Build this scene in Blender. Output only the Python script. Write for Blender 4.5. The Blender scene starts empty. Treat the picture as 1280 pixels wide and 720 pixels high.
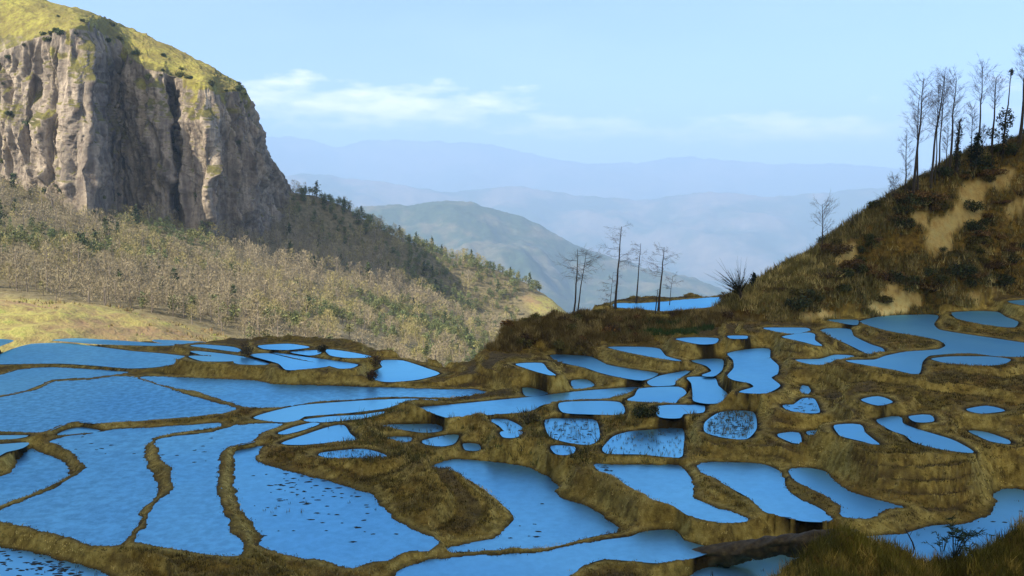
import bpy, math, random
import numpy as np
from mathutils import Vector, Matrix

# ------------------------------------------------------------------ camera
F = 1108.5                                   # focal length in pixels of the 1280 px wide photograph
PITCH = math.atan((360 - 250) / F)           # the horizon lies at y = 250
scene = bpy.context.scene
C = scene.collection
cam_data = bpy.data.cameras.new('camera')
cam_data.sensor_width = 36.0
cam_data.lens = 36.0 * F / 1280.0
cam_data.clip_start = 0.5
cam_data.clip_end = 80000.0
cam = bpy.data.objects.new('camera', cam_data)
C.objects.link(cam)
cam.location = (0, 0, 0)
cam.rotation_euler = (math.pi / 2 - PITCH, 0, 0)
scene.camera = cam

# ------------------------------------------------------------------ sun, sky, exposure
SUN_EL = math.radians(40)
SUN_AZ = math.radians(58)                    # direction the light travels, from +Y towards +X
sun_dir = Vector((math.sin(SUN_AZ) * math.cos(SUN_EL), math.cos(SUN_AZ) * math.cos(SUN_EL), -math.sin(SUN_EL)))
sun_data = bpy.data.lights.new('sun', 'SUN')
sun_data.energy = 5.0
sun_data.angle = math.radians(0.5)
sun_data.color = (1.0, 0.88, 0.70)
sun = bpy.data.objects.new('sun', sun_data)
C.objects.link(sun)
sun.location = (-200, -200, 400)
sun.rotation_euler = sun_dir.to_track_quat('-Z', 'Y').to_euler()

world = bpy.data.worlds.new('World')
scene.world = world
world.use_nodes = True
wn = world.node_tree.nodes
wl = world.node_tree.links
wn.clear()
w_out = wn.new('ShaderNodeOutputWorld')
w_bg = wn.new('ShaderNodeBackground')
w_bg.inputs['Strength'].default_value = 0.118
sky = wn.new('ShaderNodeTexSky')
sky.sky_type = 'NISHITA'
sky.sun_disc = False
sky.sun_elevation = SUN_EL
sky.sun_rotation = SUN_AZ + math.pi          # towards the sun: behind the camera on the left
sky.altitude = 1500
sky.air_density = 1.0
sky.dust_density = 0.2
sky.ozone_density = 3.5
# thin bright cloud banks low over the far ranges
w_tc = wn.new('ShaderNodeTexCoord')
w_sep = wn.new('ShaderNodeSeparateXYZ')
wl.new(w_tc.outputs['Generated'], w_sep.inputs[0])
def wmath(op, a, b=None, clamp=False):
    n = wn.new('ShaderNodeMath'); n.operation = op; n.use_clamp = clamp
    for k, v in enumerate((a, b)):
        if v is None: continue
        if isinstance(v, (int, float)): n.inputs[k].default_value = v
        else: wl.new(v, n.inputs[k])
    return n.outputs[0]
az = wmath('ARCTAN2', w_sep.outputs['X'], w_sep.outputs['Y'])
el = wmath('ARCSINE', w_sep.outputs['Z'])
w_comb = wn.new('ShaderNodeCombineXYZ')
wl.new(wmath('MULTIPLY', az, 9.0), w_comb.inputs[0])
wl.new(wmath('MULTIPLY', el, 30.0), w_comb.inputs[1])
w_noise = wn.new('ShaderNodeTexNoise')
w_noise.inputs['Scale'].default_value = 2.1
w_noise.inputs['Detail'].default_value = 7
w_noise.inputs['Roughness'].default_value = 0.58
wl.new(w_comb.outputs[0], w_noise.inputs['Vector'])
def bump(v, centre, width):
    d = wmath('DIVIDE', wmath('SUBTRACT', v, centre), width)
    return wmath('POWER', 2.718, wmath('MULTIPLY', wmath('MULTIPLY', d, d), -1.0))
D2R = math.pi / 180
banks = None
for ca, wa, ce, we, amp in ((-8, 11, 5.8, 1.7, 1.05), (-15, 5, 6.6, 1.4, .9), (18, 9, 4.2, 1.2, 1.05), (4, 8, 4.6, 1.1, .8), (40, 14, 5.5, 1.6, .9), (-45, 16, 7.0, 1.8, .9)):
    b = wmath('MULTIPLY', wmath('MULTIPLY', bump(az, ca * D2R, wa * D2R), bump(el, ce * D2R, we * D2R)), amp)
    banks = b if banks is None else wmath('MAXIMUM', banks, b)
cloud = wmath('MULTIPLY', wmath('SUBTRACT', wmath('ADD', wmath('MULTIPLY', w_noise.outputs['Fac'], 0.95), wmath('MULTIPLY', banks, 0.46)), 0.68), 3.0, True)
cloud = wmath('MULTIPLY', cloud, 0.85)
# a faint high veil
w_n2 = wn.new('ShaderNodeTexNoise'); w_n2.inputs['Scale'].default_value = 0.35; w_n2.inputs['Detail'].default_value = 4
wl.new(w_comb.outputs[0], w_n2.inputs['Vector'])
veil = wmath('MULTIPLY', wmath('SUBTRACT', w_n2.outputs['Fac'], 0.42), 0.5, True)
w_mixv = wn.new('ShaderNodeMixRGB'); w_mixv.inputs[2].default_value = (4.6, 5.4, 6.6, 1)
wl.new(veil, w_mixv.inputs[0])
w_mix = wn.new('ShaderNodeMixRGB')
w_mix.inputs[2].default_value = (13.5, 11.6, 12.2, 1)
wl.new(cloud, w_mix.inputs[0])
wl.new(w_mixv.outputs[0], w_mix.inputs[1])
w_tint = wn.new('ShaderNodeMixRGB'); w_tint.blend_type = 'MULTIPLY'; w_tint.inputs[0].default_value = 1.0
w_tint.inputs[2].default_value = (0.72, 0.735, 0.92, 1)      # clear mountain air
wl.new(sky.outputs[0], w_tint.inputs[1])
wl.new(w_tint.outputs[0], w_mixv.inputs[1])
# unseen bright clouds added high behind the camera to lift the shaded terraces
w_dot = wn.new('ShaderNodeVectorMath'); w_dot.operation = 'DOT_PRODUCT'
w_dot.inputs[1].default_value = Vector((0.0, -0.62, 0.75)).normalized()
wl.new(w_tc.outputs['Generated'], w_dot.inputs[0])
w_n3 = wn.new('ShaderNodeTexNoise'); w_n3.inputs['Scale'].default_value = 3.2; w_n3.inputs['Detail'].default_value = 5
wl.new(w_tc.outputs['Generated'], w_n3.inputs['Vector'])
fill_cloud = wmath('MULTIPLY', wmath('SUBTRACT', wmath('ADD', w_n3.outputs['Fac'], wmath('MULTIPLY', wmath('SUBTRACT', w_dot.outputs['Value'], 0.80), 1.1)), 0.44), 7.0, True)
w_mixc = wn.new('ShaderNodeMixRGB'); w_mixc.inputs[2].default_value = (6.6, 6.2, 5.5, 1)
wl.new(fill_cloud, w_mixc.inputs[0]); wl.new(w_mix.outputs[0], w_mixc.inputs[1])
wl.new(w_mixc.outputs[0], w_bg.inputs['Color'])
wl.new(w_bg.outputs[0], w_out.inputs['Surface'])

scene.view_settings.view_transform = 'Standard'
scene.view_settings.look = 'None'
scene.view_settings.gamma = 1.0
scene.view_settings.use_curve_mapping = False
scene.view_settings.exposure = 1.3
scene.render.engine = 'CYCLES'
scene.cycles.use_denoising = True
scene.cycles.max_bounces = 6
scene.cycles.diffuse_bounces = 2
scene.cycles.glossy_bounces = 3
scene.cycles.volume_bounces = 2
scene.cycles.transparent_max_bounces = 8

# ------------------------------------------------------------------ helpers
def ray(px, py):
    """unit-free viewing direction through a pixel of the photograph, scaled to horizontal length 1"""
    x = (np.asarray(px, float) - 640) / F
    y = -(np.asarray(py, float) - 360) / F
    dy = math.cos(PITCH) + y * math.sin(PITCH)
    dz = -math.sin(PITCH) + y * math.cos(PITCH)
    h = np.hypot(x, dy)
    return np.stack([x / h, dy / h, dz / h], -1)

def at(px, py, d):
    """the point d metres away (measured on the ground plan) seen at a pixel"""
    return ray(px, py) * np.asarray(d, float)[..., None]

def at_level(px, py, z):
    r = ray(px, py)
    return r * (z / r[..., 2])[..., None]

def to_px(P):
    P = np.asarray(P, float)
    cy = P[..., 1] * math.cos(PITCH) - P[..., 2] * math.sin(PITCH)
    cz = P[..., 1] * math.sin(PITCH) + P[..., 2] * math.cos(PITCH)
    cy = np.where(cy < 0.1, 0.1, cy)
    return 640 + F * P[..., 0] / cy, 360 - F * cz / cy

def _hash(i, j, k, seed):
    h = (i * 374761393 + j * 668265263 + k * 2147483647 + seed * 1274126177) & 0xFFFFFFFF
    h = ((h ^ (h >> 13)) * 1274126177) & 0xFFFFFFFF
    h = ((h ^ (h >> 16)) * 2246822519) & 0xFFFFFFFF
    return ((h ^ (h >> 15)) & 0xFFFFFF).astype(np.float64) / 0xFFFFFF

def vnoise(x, y, z=None, seed=0):
    x = np.asarray(x, float); y = np.asarray(y, float)
    z = np.zeros_like(x) if z is None else np.asarray(z, float)
    xi, yi, zi = np.floor(x).astype(np.int64), np.floor(y).astype(np.int64), np.floor(z).astype(np.int64)
    fx, fy, fz = x - xi, y - yi, z - zi
    fx, fy, fz = (f * f * f * (f * (f * 6 - 15) + 10) for f in (fx, fy, fz))
    r = 0
    for a in (0, 1):
        for b in (0, 1):
            for c in (0, 1):
                w = (fx if a else 1 - fx) * (fy if b else 1 - fy) * (fz if c else 1 - fz)
                r = r + w * _hash(xi + a, yi + b, zi + c, seed)
    return r * 2 - 1

def fbm(x, y, z=None, octaves=4, gain=0.5, seed=0):
    r = 0; a = 1.0; f = 1.0
    for o in range(octaves):
        r = r + a * vnoise(np.asarray(x) * f, np.asarray(y) * f, None if z is None else np.asarray(z) * f, seed + o * 17)
        a *= gain; f *= 2.03
    return r

def mesh_np(name, V, faces, mat=None, parent=None, smooth=True, mats=None, midx=None, attrs=None):
    """faces: (n,k) array with one k for all faces"""
    V = np.asarray(V, np.float32); faces = np.asarray(faces, np.int32)
    me = bpy.data.meshes.new(name)
    n, k = faces.shape
    me.vertices.add(len(V)); me.vertices.foreach_set('co', V.ravel())
    me.loops.add(n * k); me.loops.foreach_set('vertex_index', faces.ravel())
    me.polygons.add(n)
    me.polygons.foreach_set('loop_start', np.arange(0, n * k, k, dtype=np.int32))
    me.polygons.foreach_set('loop_total', np.full(n, k, np.int32))
    for m in (mats or ([mat] if mat else [])): me.materials.append(m)
    if midx is not None: me.polygons.foreach_set('material_index', np.asarray(midx, np.int32))
    me.polygons.foreach_set('use_smooth', np.full(n, smooth, bool))
    me.update(calc_edges=True)
    for an, vals in (attrs or {}).items():
        vals = np.asarray(vals, np.float32)
        if vals.ndim == 1:
            a = me.attributes.new(an, 'FLOAT', 'POINT'); a.data.foreach_set('value', vals)
        else:
            a = me.attributes.new(an, 'FLOAT_COLOR', 'POINT')
            a.data.foreach_set('color', np.concatenate([vals, np.ones((len(vals), 1), np.float32)], 1).ravel())
    o = bpy.data.objects.new(name, me)
    C.objects.link(o)
    if parent is not None: o.parent = parent
    return o

def grid_faces(nu, nv):
    """grid of nu x nv vertices, index = u*nv + v"""
    i = (np.arange(nu - 1)[:, None] * nv + np.arange(nv - 1)[None, :]).ravel()
    return np.stack([i, i + nv, i + nv + 1, i + 1], 1)

def tag(o, label, cat, group=None, kind=None):
    if label: o['label'] = label
    if cat: o['category'] = cat
    if group: o['group'] = group
    if kind: o['kind'] = kind
    return o

def structure(o):
    o['kind'] = 'structure'; return o

def empty(name, loc=(0, 0, 0)):
    o = bpy.data.objects.new(name, None)
    o.empty_display_size = 0.3
    o.location = loc
    C.objects.link(o)
    return o

def tps_fit(P, z, lam=0.0):
    P = np.asarray(P, float); z = np.asarray(z, float); n = len(P); s = 100.0
    Q = P / s
    r2 = ((Q[:, None] - Q[None]) ** 2).sum(-1)
    K = 0.5 * r2 * np.log(r2 + 1e-12) + lam * np.eye(n)
    A = np.zeros((n + 3, n + 3)); A[:n, :n] = K; A[:n, n] = 1; A[:n, n + 1:] = Q; A[n, :n] = 1; A[n + 1:, :n] = Q.T
    c = np.linalg.solve(A, np.concatenate([z, np.zeros(3)]))
    def ev(x, y):
        x = np.asarray(x, float) / s; y = np.asarray(y, float) / s
        r = c[n] + c[n + 1] * x + c[n + 2] * y
        for k in range(n):
            q = (x - Q[k, 0]) ** 2 + (y - Q[k, 1]) ** 2
            r = r + c[k] * 0.5 * q * np.log(q + 1e-12)
        return r
    return ev

def seg_dist(X, Y, A, B):
    """distance from points to a segment and the parameter of the closest point"""
    dx, dy = B[0] - A[0], B[1] - A[1]
    L = dx * dx + dy * dy + 1e-9
    t = np.clip(((X - A[0]) * dx + (Y - A[1]) * dy) / L, 0, 1)
    return np.hypot(X - A[0] - t * dx, Y - A[1] - t * dy), t

def inside_poly(X, Y, P):
    r = np.zeros(np.shape(X), bool)
    n = len(P)
    for i in range(n):
        x0, y0 = P[i][0], P[i][1]; x1, y1 = P[(i + 1) % n][0], P[(i + 1) % n][1]
        if y0 == y1: continue
        c = ((y0 <= Y) != (y1 <= Y)) & (X < (x1 - x0) * (Y - y0) / (y1 - y0) + x0)
        r ^= c
    return r

def poly_sd(X, Y, P):
    d = np.full(np.shape(X), 1e9)
    n = len(P)
    for i in range(n):
        d = np.minimum(d, seg_dist(X, Y, P[i], P[(i + 1) % n])[0])
    return np.where(inside_poly(X, Y, P), -d, d)

def smooth_closed(P, per=4):
    """centripetal-like Catmull-Rom through a closed outline"""
    P = np.asarray(P, float); n = len(P); out = []
    for i in range(n):
        p0, p1, p2, p3 = P[i - 1], P[i], P[(i + 1) % n], P[(i + 2) % n]
        L = np.linalg.norm(p2 - p1)
        m1 = (p2 - p0); m2 = (p3 - p1)
        m1 = m1 / (np.linalg.norm(m1) + 1e-9) * min(L, np.linalg.norm(m1) * .34)
        m2 = m2 / (np.linalg.norm(m2) + 1e-9) * min(L, np.linalg.norm(m2) * .34)
        for k in range(per):
            t = k / per
            out.append((2*t**3-3*t**2+1)*p1 + (t**3-2*t**2+t)*m1 + (-2*t**3+3*t**2)*p2 + (t**3-t**2)*m2)
    return np.array(out)

def sstep(a, b, x):
    t = np.clip((x - a) / (b - a), 0, 1); return t * t * (3 - 2 * t)

# ------------------------------------------------------------------ materials
def new_mat(name):
    m = bpy.data.materials.new(name); m.use_nodes = True
    nt = m.node_tree; nt.nodes.clear()
    out = nt.nodes.new('ShaderNodeOutputMaterial')
    bs = nt.nodes.new('ShaderNodeBsdfPrincipled')
    nt.links.new(bs.outputs[0], out.inputs[0])
    bs.inputs['Roughness'].default_value = 0.9
    bs.inputs['Specular IOR Level'].default_value = 0.15
    return m, nt, bs

class NG:
    """tiny node-writing helper"""
    def __init__(s, nt): s.nt = nt
    def put(s, sock, v):
        if hasattr(v, 'is_output') or isinstance(v, bpy.types.NodeSocket): s.nt.links.new(v, sock)
        elif isinstance(v, (tuple, list)) and len(v) == 3 and sock.type == 'RGBA': sock.default_value = (*v, 1)
        else: sock.default_value = v
    def n(s, typ, **kw):
        return s.nt.nodes.new(typ)
    def pos(s):
        return s.n('ShaderNodeNewGeometry').outputs['Position']
    def scaled(s, v, sc):
        m = s.n('ShaderNodeVectorMath'); m.operation = 'MULTIPLY'
        s.put(m.inputs[0], v); m.inputs[1].default_value = sc; return m.outputs[0]
    def noise(s, vec, scale, detail=4, rough=0.55, dist=0.0):
        t = s.n('ShaderNodeTexNoise'); s.put(t.inputs['Vector'], vec)
        t.inputs['Scale'].default_value = scale; t.inputs['Detail'].default_value = detail
        t.inputs['Roughness'].default_value = rough; t.inputs['Distortion'].default_value = dist
        return t.outputs['Fac']
    def vor(s, vec, scale, feature='F1'):
        t = s.n('ShaderNodeTexVoronoi'); s.put(t.inputs['Vector'], vec); t.feature = feature
        t.inputs['Scale'].default_value = scale
        return t.outputs
    def ramp(s, fac, stops):
        r = s.n('ShaderNodeValToRGB'); s.put(r.inputs[0], fac)
        e = r.color_ramp.elements
        while len(e) < len(stops): e.new(0.5)
        for k, (p, c) in enumerate(stops):
            e[k].position = p
            e[k].color = (c, c, c, 1) if isinstance(c, (int, float)) else (*c, 1)
        return r.outputs[0]
    def math(s, op, a, b=None, clamp=False):
        m = s.n('ShaderNodeMath'); m.operation = op; m.use_clamp = clamp
        s.put(m.inputs[0], a)
        if b is not None: s.put(m.inputs[1], b)
        return m.outputs[0]
    def mix(s, fac, a, b, mode='MIX'):
        m = s.n('ShaderNodeMixRGB'); m.blend_type = mode
        s.put(m.inputs[0], fac); s.put(m.inputs[1], a); s.put(m.inputs[2], b); return m.outputs[0]
    def attr(s, name):
        a = s.n('ShaderNodeAttribute'); a.attribute_name = name; return a.outputs
    def bump(s, h, strength, dist=0.1, normal=None):
        b = s.n('ShaderNodeBump'); s.put(b.inputs['Height'], h)
        b.inputs['Strength'].default_value = strength; b.inputs['Distance'].default_value = dist
        if normal is not None: s.put(b.inputs['Normal'], normal)
        return b.outputs[0]
    def nz(s):
        g = s.n('ShaderNodeNewGeometry'); x = s.n('ShaderNodeSeparateXYZ')
        s.nt.links.new(g.outputs['Normal'], x.inputs[0]); return x.outputs['Z']

def mat_earth():
    m, nt, bs = new_mat('grassy_earth'); g = NG(nt); p = g.pos()
    n1 = g.noise(p, 0.35, 5, 0.6); n2 = g.noise(p, 1.7, 5, 0.65); n3 = g.noise(p, 7.0, 4, 0.7)
    n4 = g.noise(p, 0.12, 3)
    base = g.ramp(n2, [(0.3, (0.096, 0.056, 0.008)), (0.48, (0.209, 0.128, 0.018)), (0.62, (0.338, 0.212, 0.032)), (0.75, (0.443, 0.302, 0.057))])
    olive = g.ramp(n2, [(0.3, (0.065, 0.047, 0.006)), (0.5, (0.161, 0.113, 0.012)), (0.7, (0.266, 0.192, 0.023))])
    col = g.mix(g.ramp(n1, [(0.42, 0.0), (0.58, 1.0)]), base, olive)
    rusty = g.ramp(n3, [(0.3, (0.129, 0.056, 0.009)), (0.7, (0.257, 0.128, 0.021))])
    col = g.mix(g.math('MULTIPLY', g.ramp(n4, [(0.5, 0.0), (0.62, 1.0)]), 0.35), col, rusty)
    col = g.mix(g.ramp(n3, [(0.36, 0.45), (0.54, 0.0)]), col, (0.040, 0.027, 0.006))
    # bare soil, rust coloured grass, fresh grass and wet mud at the waterline
    soil = g.ramp(g.noise(g.scaled(p, (1, 1, .4)), 1.3, 6, 0.65), [(0.3, (0.522, 0.300, 0.087)), (0.5, (0.807, 0.589, 0.199)), (0.75, (0.807, 0.707, 0.287))])
    straw = g.ramp(g.noise(g.scaled(p, (1, 1, .45)), 2.2, 5, .65), [(0.32, (0.141, 0.095, 0.021)), (0.5, (0.423, 0.307, 0.068)), (0.68, (0.624, 0.486, 0.135))])
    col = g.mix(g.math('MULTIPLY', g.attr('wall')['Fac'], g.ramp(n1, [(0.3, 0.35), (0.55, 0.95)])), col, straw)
    tone = g.ramp(g.noise(p, 0.45, 4, 0.6), [(0.32, (0.52, 0.50, 0.50)), (0.52, (0.80, 0.78, 0.74)), (0.70, (1.0, 0.97, 0.9))])
    col = g.mix(1.0, col, tone, 'MULTIPLY')
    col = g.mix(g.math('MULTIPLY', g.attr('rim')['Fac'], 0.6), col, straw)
    col = g.mix(g.math('MULTIPLY', g.attr('scar')['Fac'], 0.95), col, soil)
    col = g.mix(g.math('MULTIPLY', g.attr('rust')['Fac'], 0.75), col, rusty)
    col = g.mix(g.math('MULTIPLY', g.attr('scrub')['Fac'], 0.6), col, g.ramp(n2, [(0.35, (0.081, 0.047, 0.009)), (0.7, (0.242, 0.144, 0.025))]))
    col = g.mix(g.math('MULTIPLY', g.attr('fresh')['Fac'], 0.8), col, g.ramp(n2, [(0.3, (0.024, 0.038, 0.004)), (0.7, (0.065, 0.090, 0.011))]))
    mud = g.ramp(n2, [(0.3, (0.050, 0.033, 0.012)), (0.55, (0.099, 0.067, 0.022)), (0.72, (0.158, 0.111, 0.038))])
    col = g.mix(g.math('MULTIPLY', g.attr('mudflat')['Fac'], 0.85), col, mud)
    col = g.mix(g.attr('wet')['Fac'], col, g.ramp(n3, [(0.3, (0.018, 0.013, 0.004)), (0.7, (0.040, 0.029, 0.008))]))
    g.put(bs.inputs['Base Color'], col)
    h = g.math('ADD', g.math('MULTIPLY', n2, 0.6), g.math('MULTIPLY', n3, 0.4))
    g.put(bs.inputs['Normal'], g.bump(h, 0.9, 0.25))
    return m

def mat_water():
    m = bpy.data.materials.new('paddy_water'); m.use_nodes = True
    nt = m.node_tree; nt.nodes.clear(); g = NG(nt)
    out = nt.nodes.new('ShaderNodeOutputMaterial')
    p = g.pos()
    big = g.noise(p, 0.06, 3); mid = g.noise(p, 0.9, 4, 0.6); fine = g.noise(g.scaled(p, (1, 0.7, 1)), 5.0, 3, 0.6)
    ruffle = g.attr('ruffle')['Fac']
    h = g.math('ADD', g.math('MULTIPLY', mid, 0.5), g.math('MULTIPLY', fine, 0.35))
    gl = nt.nodes.new('ShaderNodeBsdfGlossy')
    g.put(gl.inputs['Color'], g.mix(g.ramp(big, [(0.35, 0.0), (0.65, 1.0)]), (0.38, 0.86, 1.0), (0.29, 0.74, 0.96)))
    g.put(gl.inputs['Roughness'], g.math('ADD', g.math('ADD', 0.10, g.math('MULTIPLY', g.attr('chop')['Fac'], 0.32)), g.math('MULTIPLY', ruffle, 0.08)))
    nrm = g.bump(h, 0.14, 0.06)
    g.put(gl.inputs['Normal'], nrm)
    df = nt.nodes.new('ShaderNodeBsdfDiffuse')
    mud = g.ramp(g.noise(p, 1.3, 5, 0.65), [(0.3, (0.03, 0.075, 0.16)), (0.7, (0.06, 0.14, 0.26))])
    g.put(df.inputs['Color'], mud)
    fr = nt.nodes.new('ShaderNodeFresnel'); fr.inputs['IOR'].default_value = 1.9
    g.put(fr.inputs['Normal'], nrm)
    fac = g.math('ADD', g.math('MULTIPLY', fr.outputs[0], 0.5), 0.5, True)
    # ruffled patches send back less of the low sky
    fac = g.math('SUBTRACT', fac, g.math('MULTIPLY', ruffle, g.ramp(g.noise(p, 1.6, 4, 0.7), [(0.38, 0.30), (0.62, 0.0)])))
    mx = nt.nodes.new('ShaderNodeMixShader')
    g.put(mx.inputs[0], fac); nt.links.new(df.outputs[0], mx.inputs[1]); nt.links.new(gl.outputs[0], mx.inputs[2])
    nt.links.new(mx.outputs[0], out.inputs[0])
    return m

def mat_blades(name, stops, attr='tone', rough=0.85, trans=0.0):
    m, nt, bs = new_mat(name); g = NG(nt)
    g.put(bs.inputs['Base Color'], g.ramp(g.attr(attr)['Fac'], stops))
    bs.inputs['Roughness'].default_value = rough
    return m

def mat_simple(name, c0, c1, scale=3.0, bump=0.4):
    m, nt, bs = new_mat(name); g = NG(nt)
    tc = nt.nodes.new('ShaderNodeTexCoord')
    n = g.noise(tc.outputs['Object'], scale, 5, 0.6)
    g.put(bs.inputs['Base Color'], g.ramp(n, [(0.3, c0), (0.7, c1)]))
    if bump: g.put(bs.inputs['Normal'], g.bump(n, bump, 0.05))
    return m

def mat_rock():
    m, nt, bs = new_mat('cliff_rock'); g = NG(nt); p = g.pos()
    streak = g.noise(g.scaled(p, (0.2, 0.2, 0.016)), 1.0, 6, 0.62, 0.4)
    blocks = g.vor(g.scaled(p, (0.14, 0.14, 0.06)), 1.0)['Color']
    fine = g.noise(p, 0.45, 6, 0.7)
    col = g.ramp(streak, [(0.25, (0.045, 0.042, 0.040)), (0.40, (0.115, 0.10, 0.085)), (0.55, (0.30, 0.255, 0.195)), (0.72, (0.58, 0.49, 0.37))])
    bw = nt.nodes.new('ShaderNodeSeparateColor'); nt.links.new(blocks, bw.inputs[0])
    col = g.mix(0.35, col, g.ramp(bw.outputs[0], [(0.1, (0.08, 0.07, 0.06)), (0.9, (0.38, 0.32, 0.25))]))
    sepc = g.ramp(fine, [(0.33, 0.75), (0.52, 0.0)])
    col = g.mix(sepc, col, (0.10, 0.075, 0.065))
    # scrub on the ledges, grass on the crown
    moss = g.ramp(g.noise(p, 0.09, 5, 0.6), [(0.30, (0.06, 0.06, 0.022)), (0.5, (0.13, 0.12, 0.035)), (0.7, (0.20, 0.19, 0.05))])
    moss = g.mix(g.ramp(fine, [(0.4, 0.6), (0.6, 0.0)]), moss, (0.055, 0.05, 0.022))
    lush = g.ramp(g.noise(p, 0.06, 5, 0.65), [(0.3, (0.10, 0.085, 0.028)), (0.5, (0.19, 0.175, 0.045)), (0.7, (0.30, 0.29, 0.06))])
    lush = g.mix(g.ramp(fine, [(0.36, 0.75), (0.56, 0.0)]), lush, (0.12, 0.09, 0.04))
    nzv = g.math('ADD', g.nz(), g.math('MULTIPLY', g.math('SUBTRACT', fine, 0.5), 0.35))
    col = g.mix(g.ramp(nzv, [(0.45, 0.0), (0.62, 1.0)]), col, moss)
    col = g.mix(g.attr('crown')['Fac'], col, lush)
    g.put(bs.inputs['Base Color'], col)
    h = g.math('ADD', g.math('MULTIPLY', streak, 0.6), g.math('MULTIPLY', fine, 0.5))
    g.put(bs.inputs['Normal'], g.bump(h, 0.9, 2.5))
    return m

def mat_slope():
    m, nt, bs = new_mat('hillside_grass'); g = NG(nt); p = g.pos()
    a = g.noise(p, 0.05, 5, 0.6); b = g.noise(p, 0.35, 5, 0.65)
    wood = g.ramp(b, [(0.3, (0.06, 0.055, 0.028)), (0.5, (0.13, 0.11, 0.06)), (0.7, (0.19, 0.165, 0.095))])
    mead = g.ramp(b, [(0.30, (0.13, 0.085, 0.05)), (0.42, (0.21, 0.175, 0.068)), (0.56, (0.28, 0.26, 0.08)), (0.72, (0.18, 0.215, 0.055))])
    mead = g.mix(g.ramp(a, [(0.38, 0.8), (0.54, 0.0)]), mead, (0.22, 0.145, 0.085))
    col = g.mix(g.attr('meadow')['Fac'], wood, mead)
    g.put(bs.inputs['Base Color'], col)
    g.put(bs.inputs['Normal'], g.bump(b, 0.8, 1.0))
    return m

def mat_far(name, forest, field, scale, mixpos=0.52):
    m, nt, bs = new_mat(name); g = NG(nt); p = g.pos()
    a = g.noise(p, scale, 6, 0.62, 0.3); b = g.noise(p, scale * 7, 5, 0.65)
    f = g.mix(g.ramp(b, [(0.35, 0.0), (0.65, 1.0)]), tuple(c * 0.6 for c in forest), forest)
    q = g.mix(g.ramp(b, [(0.4, 0.0), (0.6, 1.0)]), tuple(c * 0.7 for c in field), field)
    g.put(bs.inputs['Base Color'], g.mix(g.ramp(a, [(mixpos - 0.06, 0.0), (mixpos + 0.06, 1.0)]), f, q))
    return m
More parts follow.
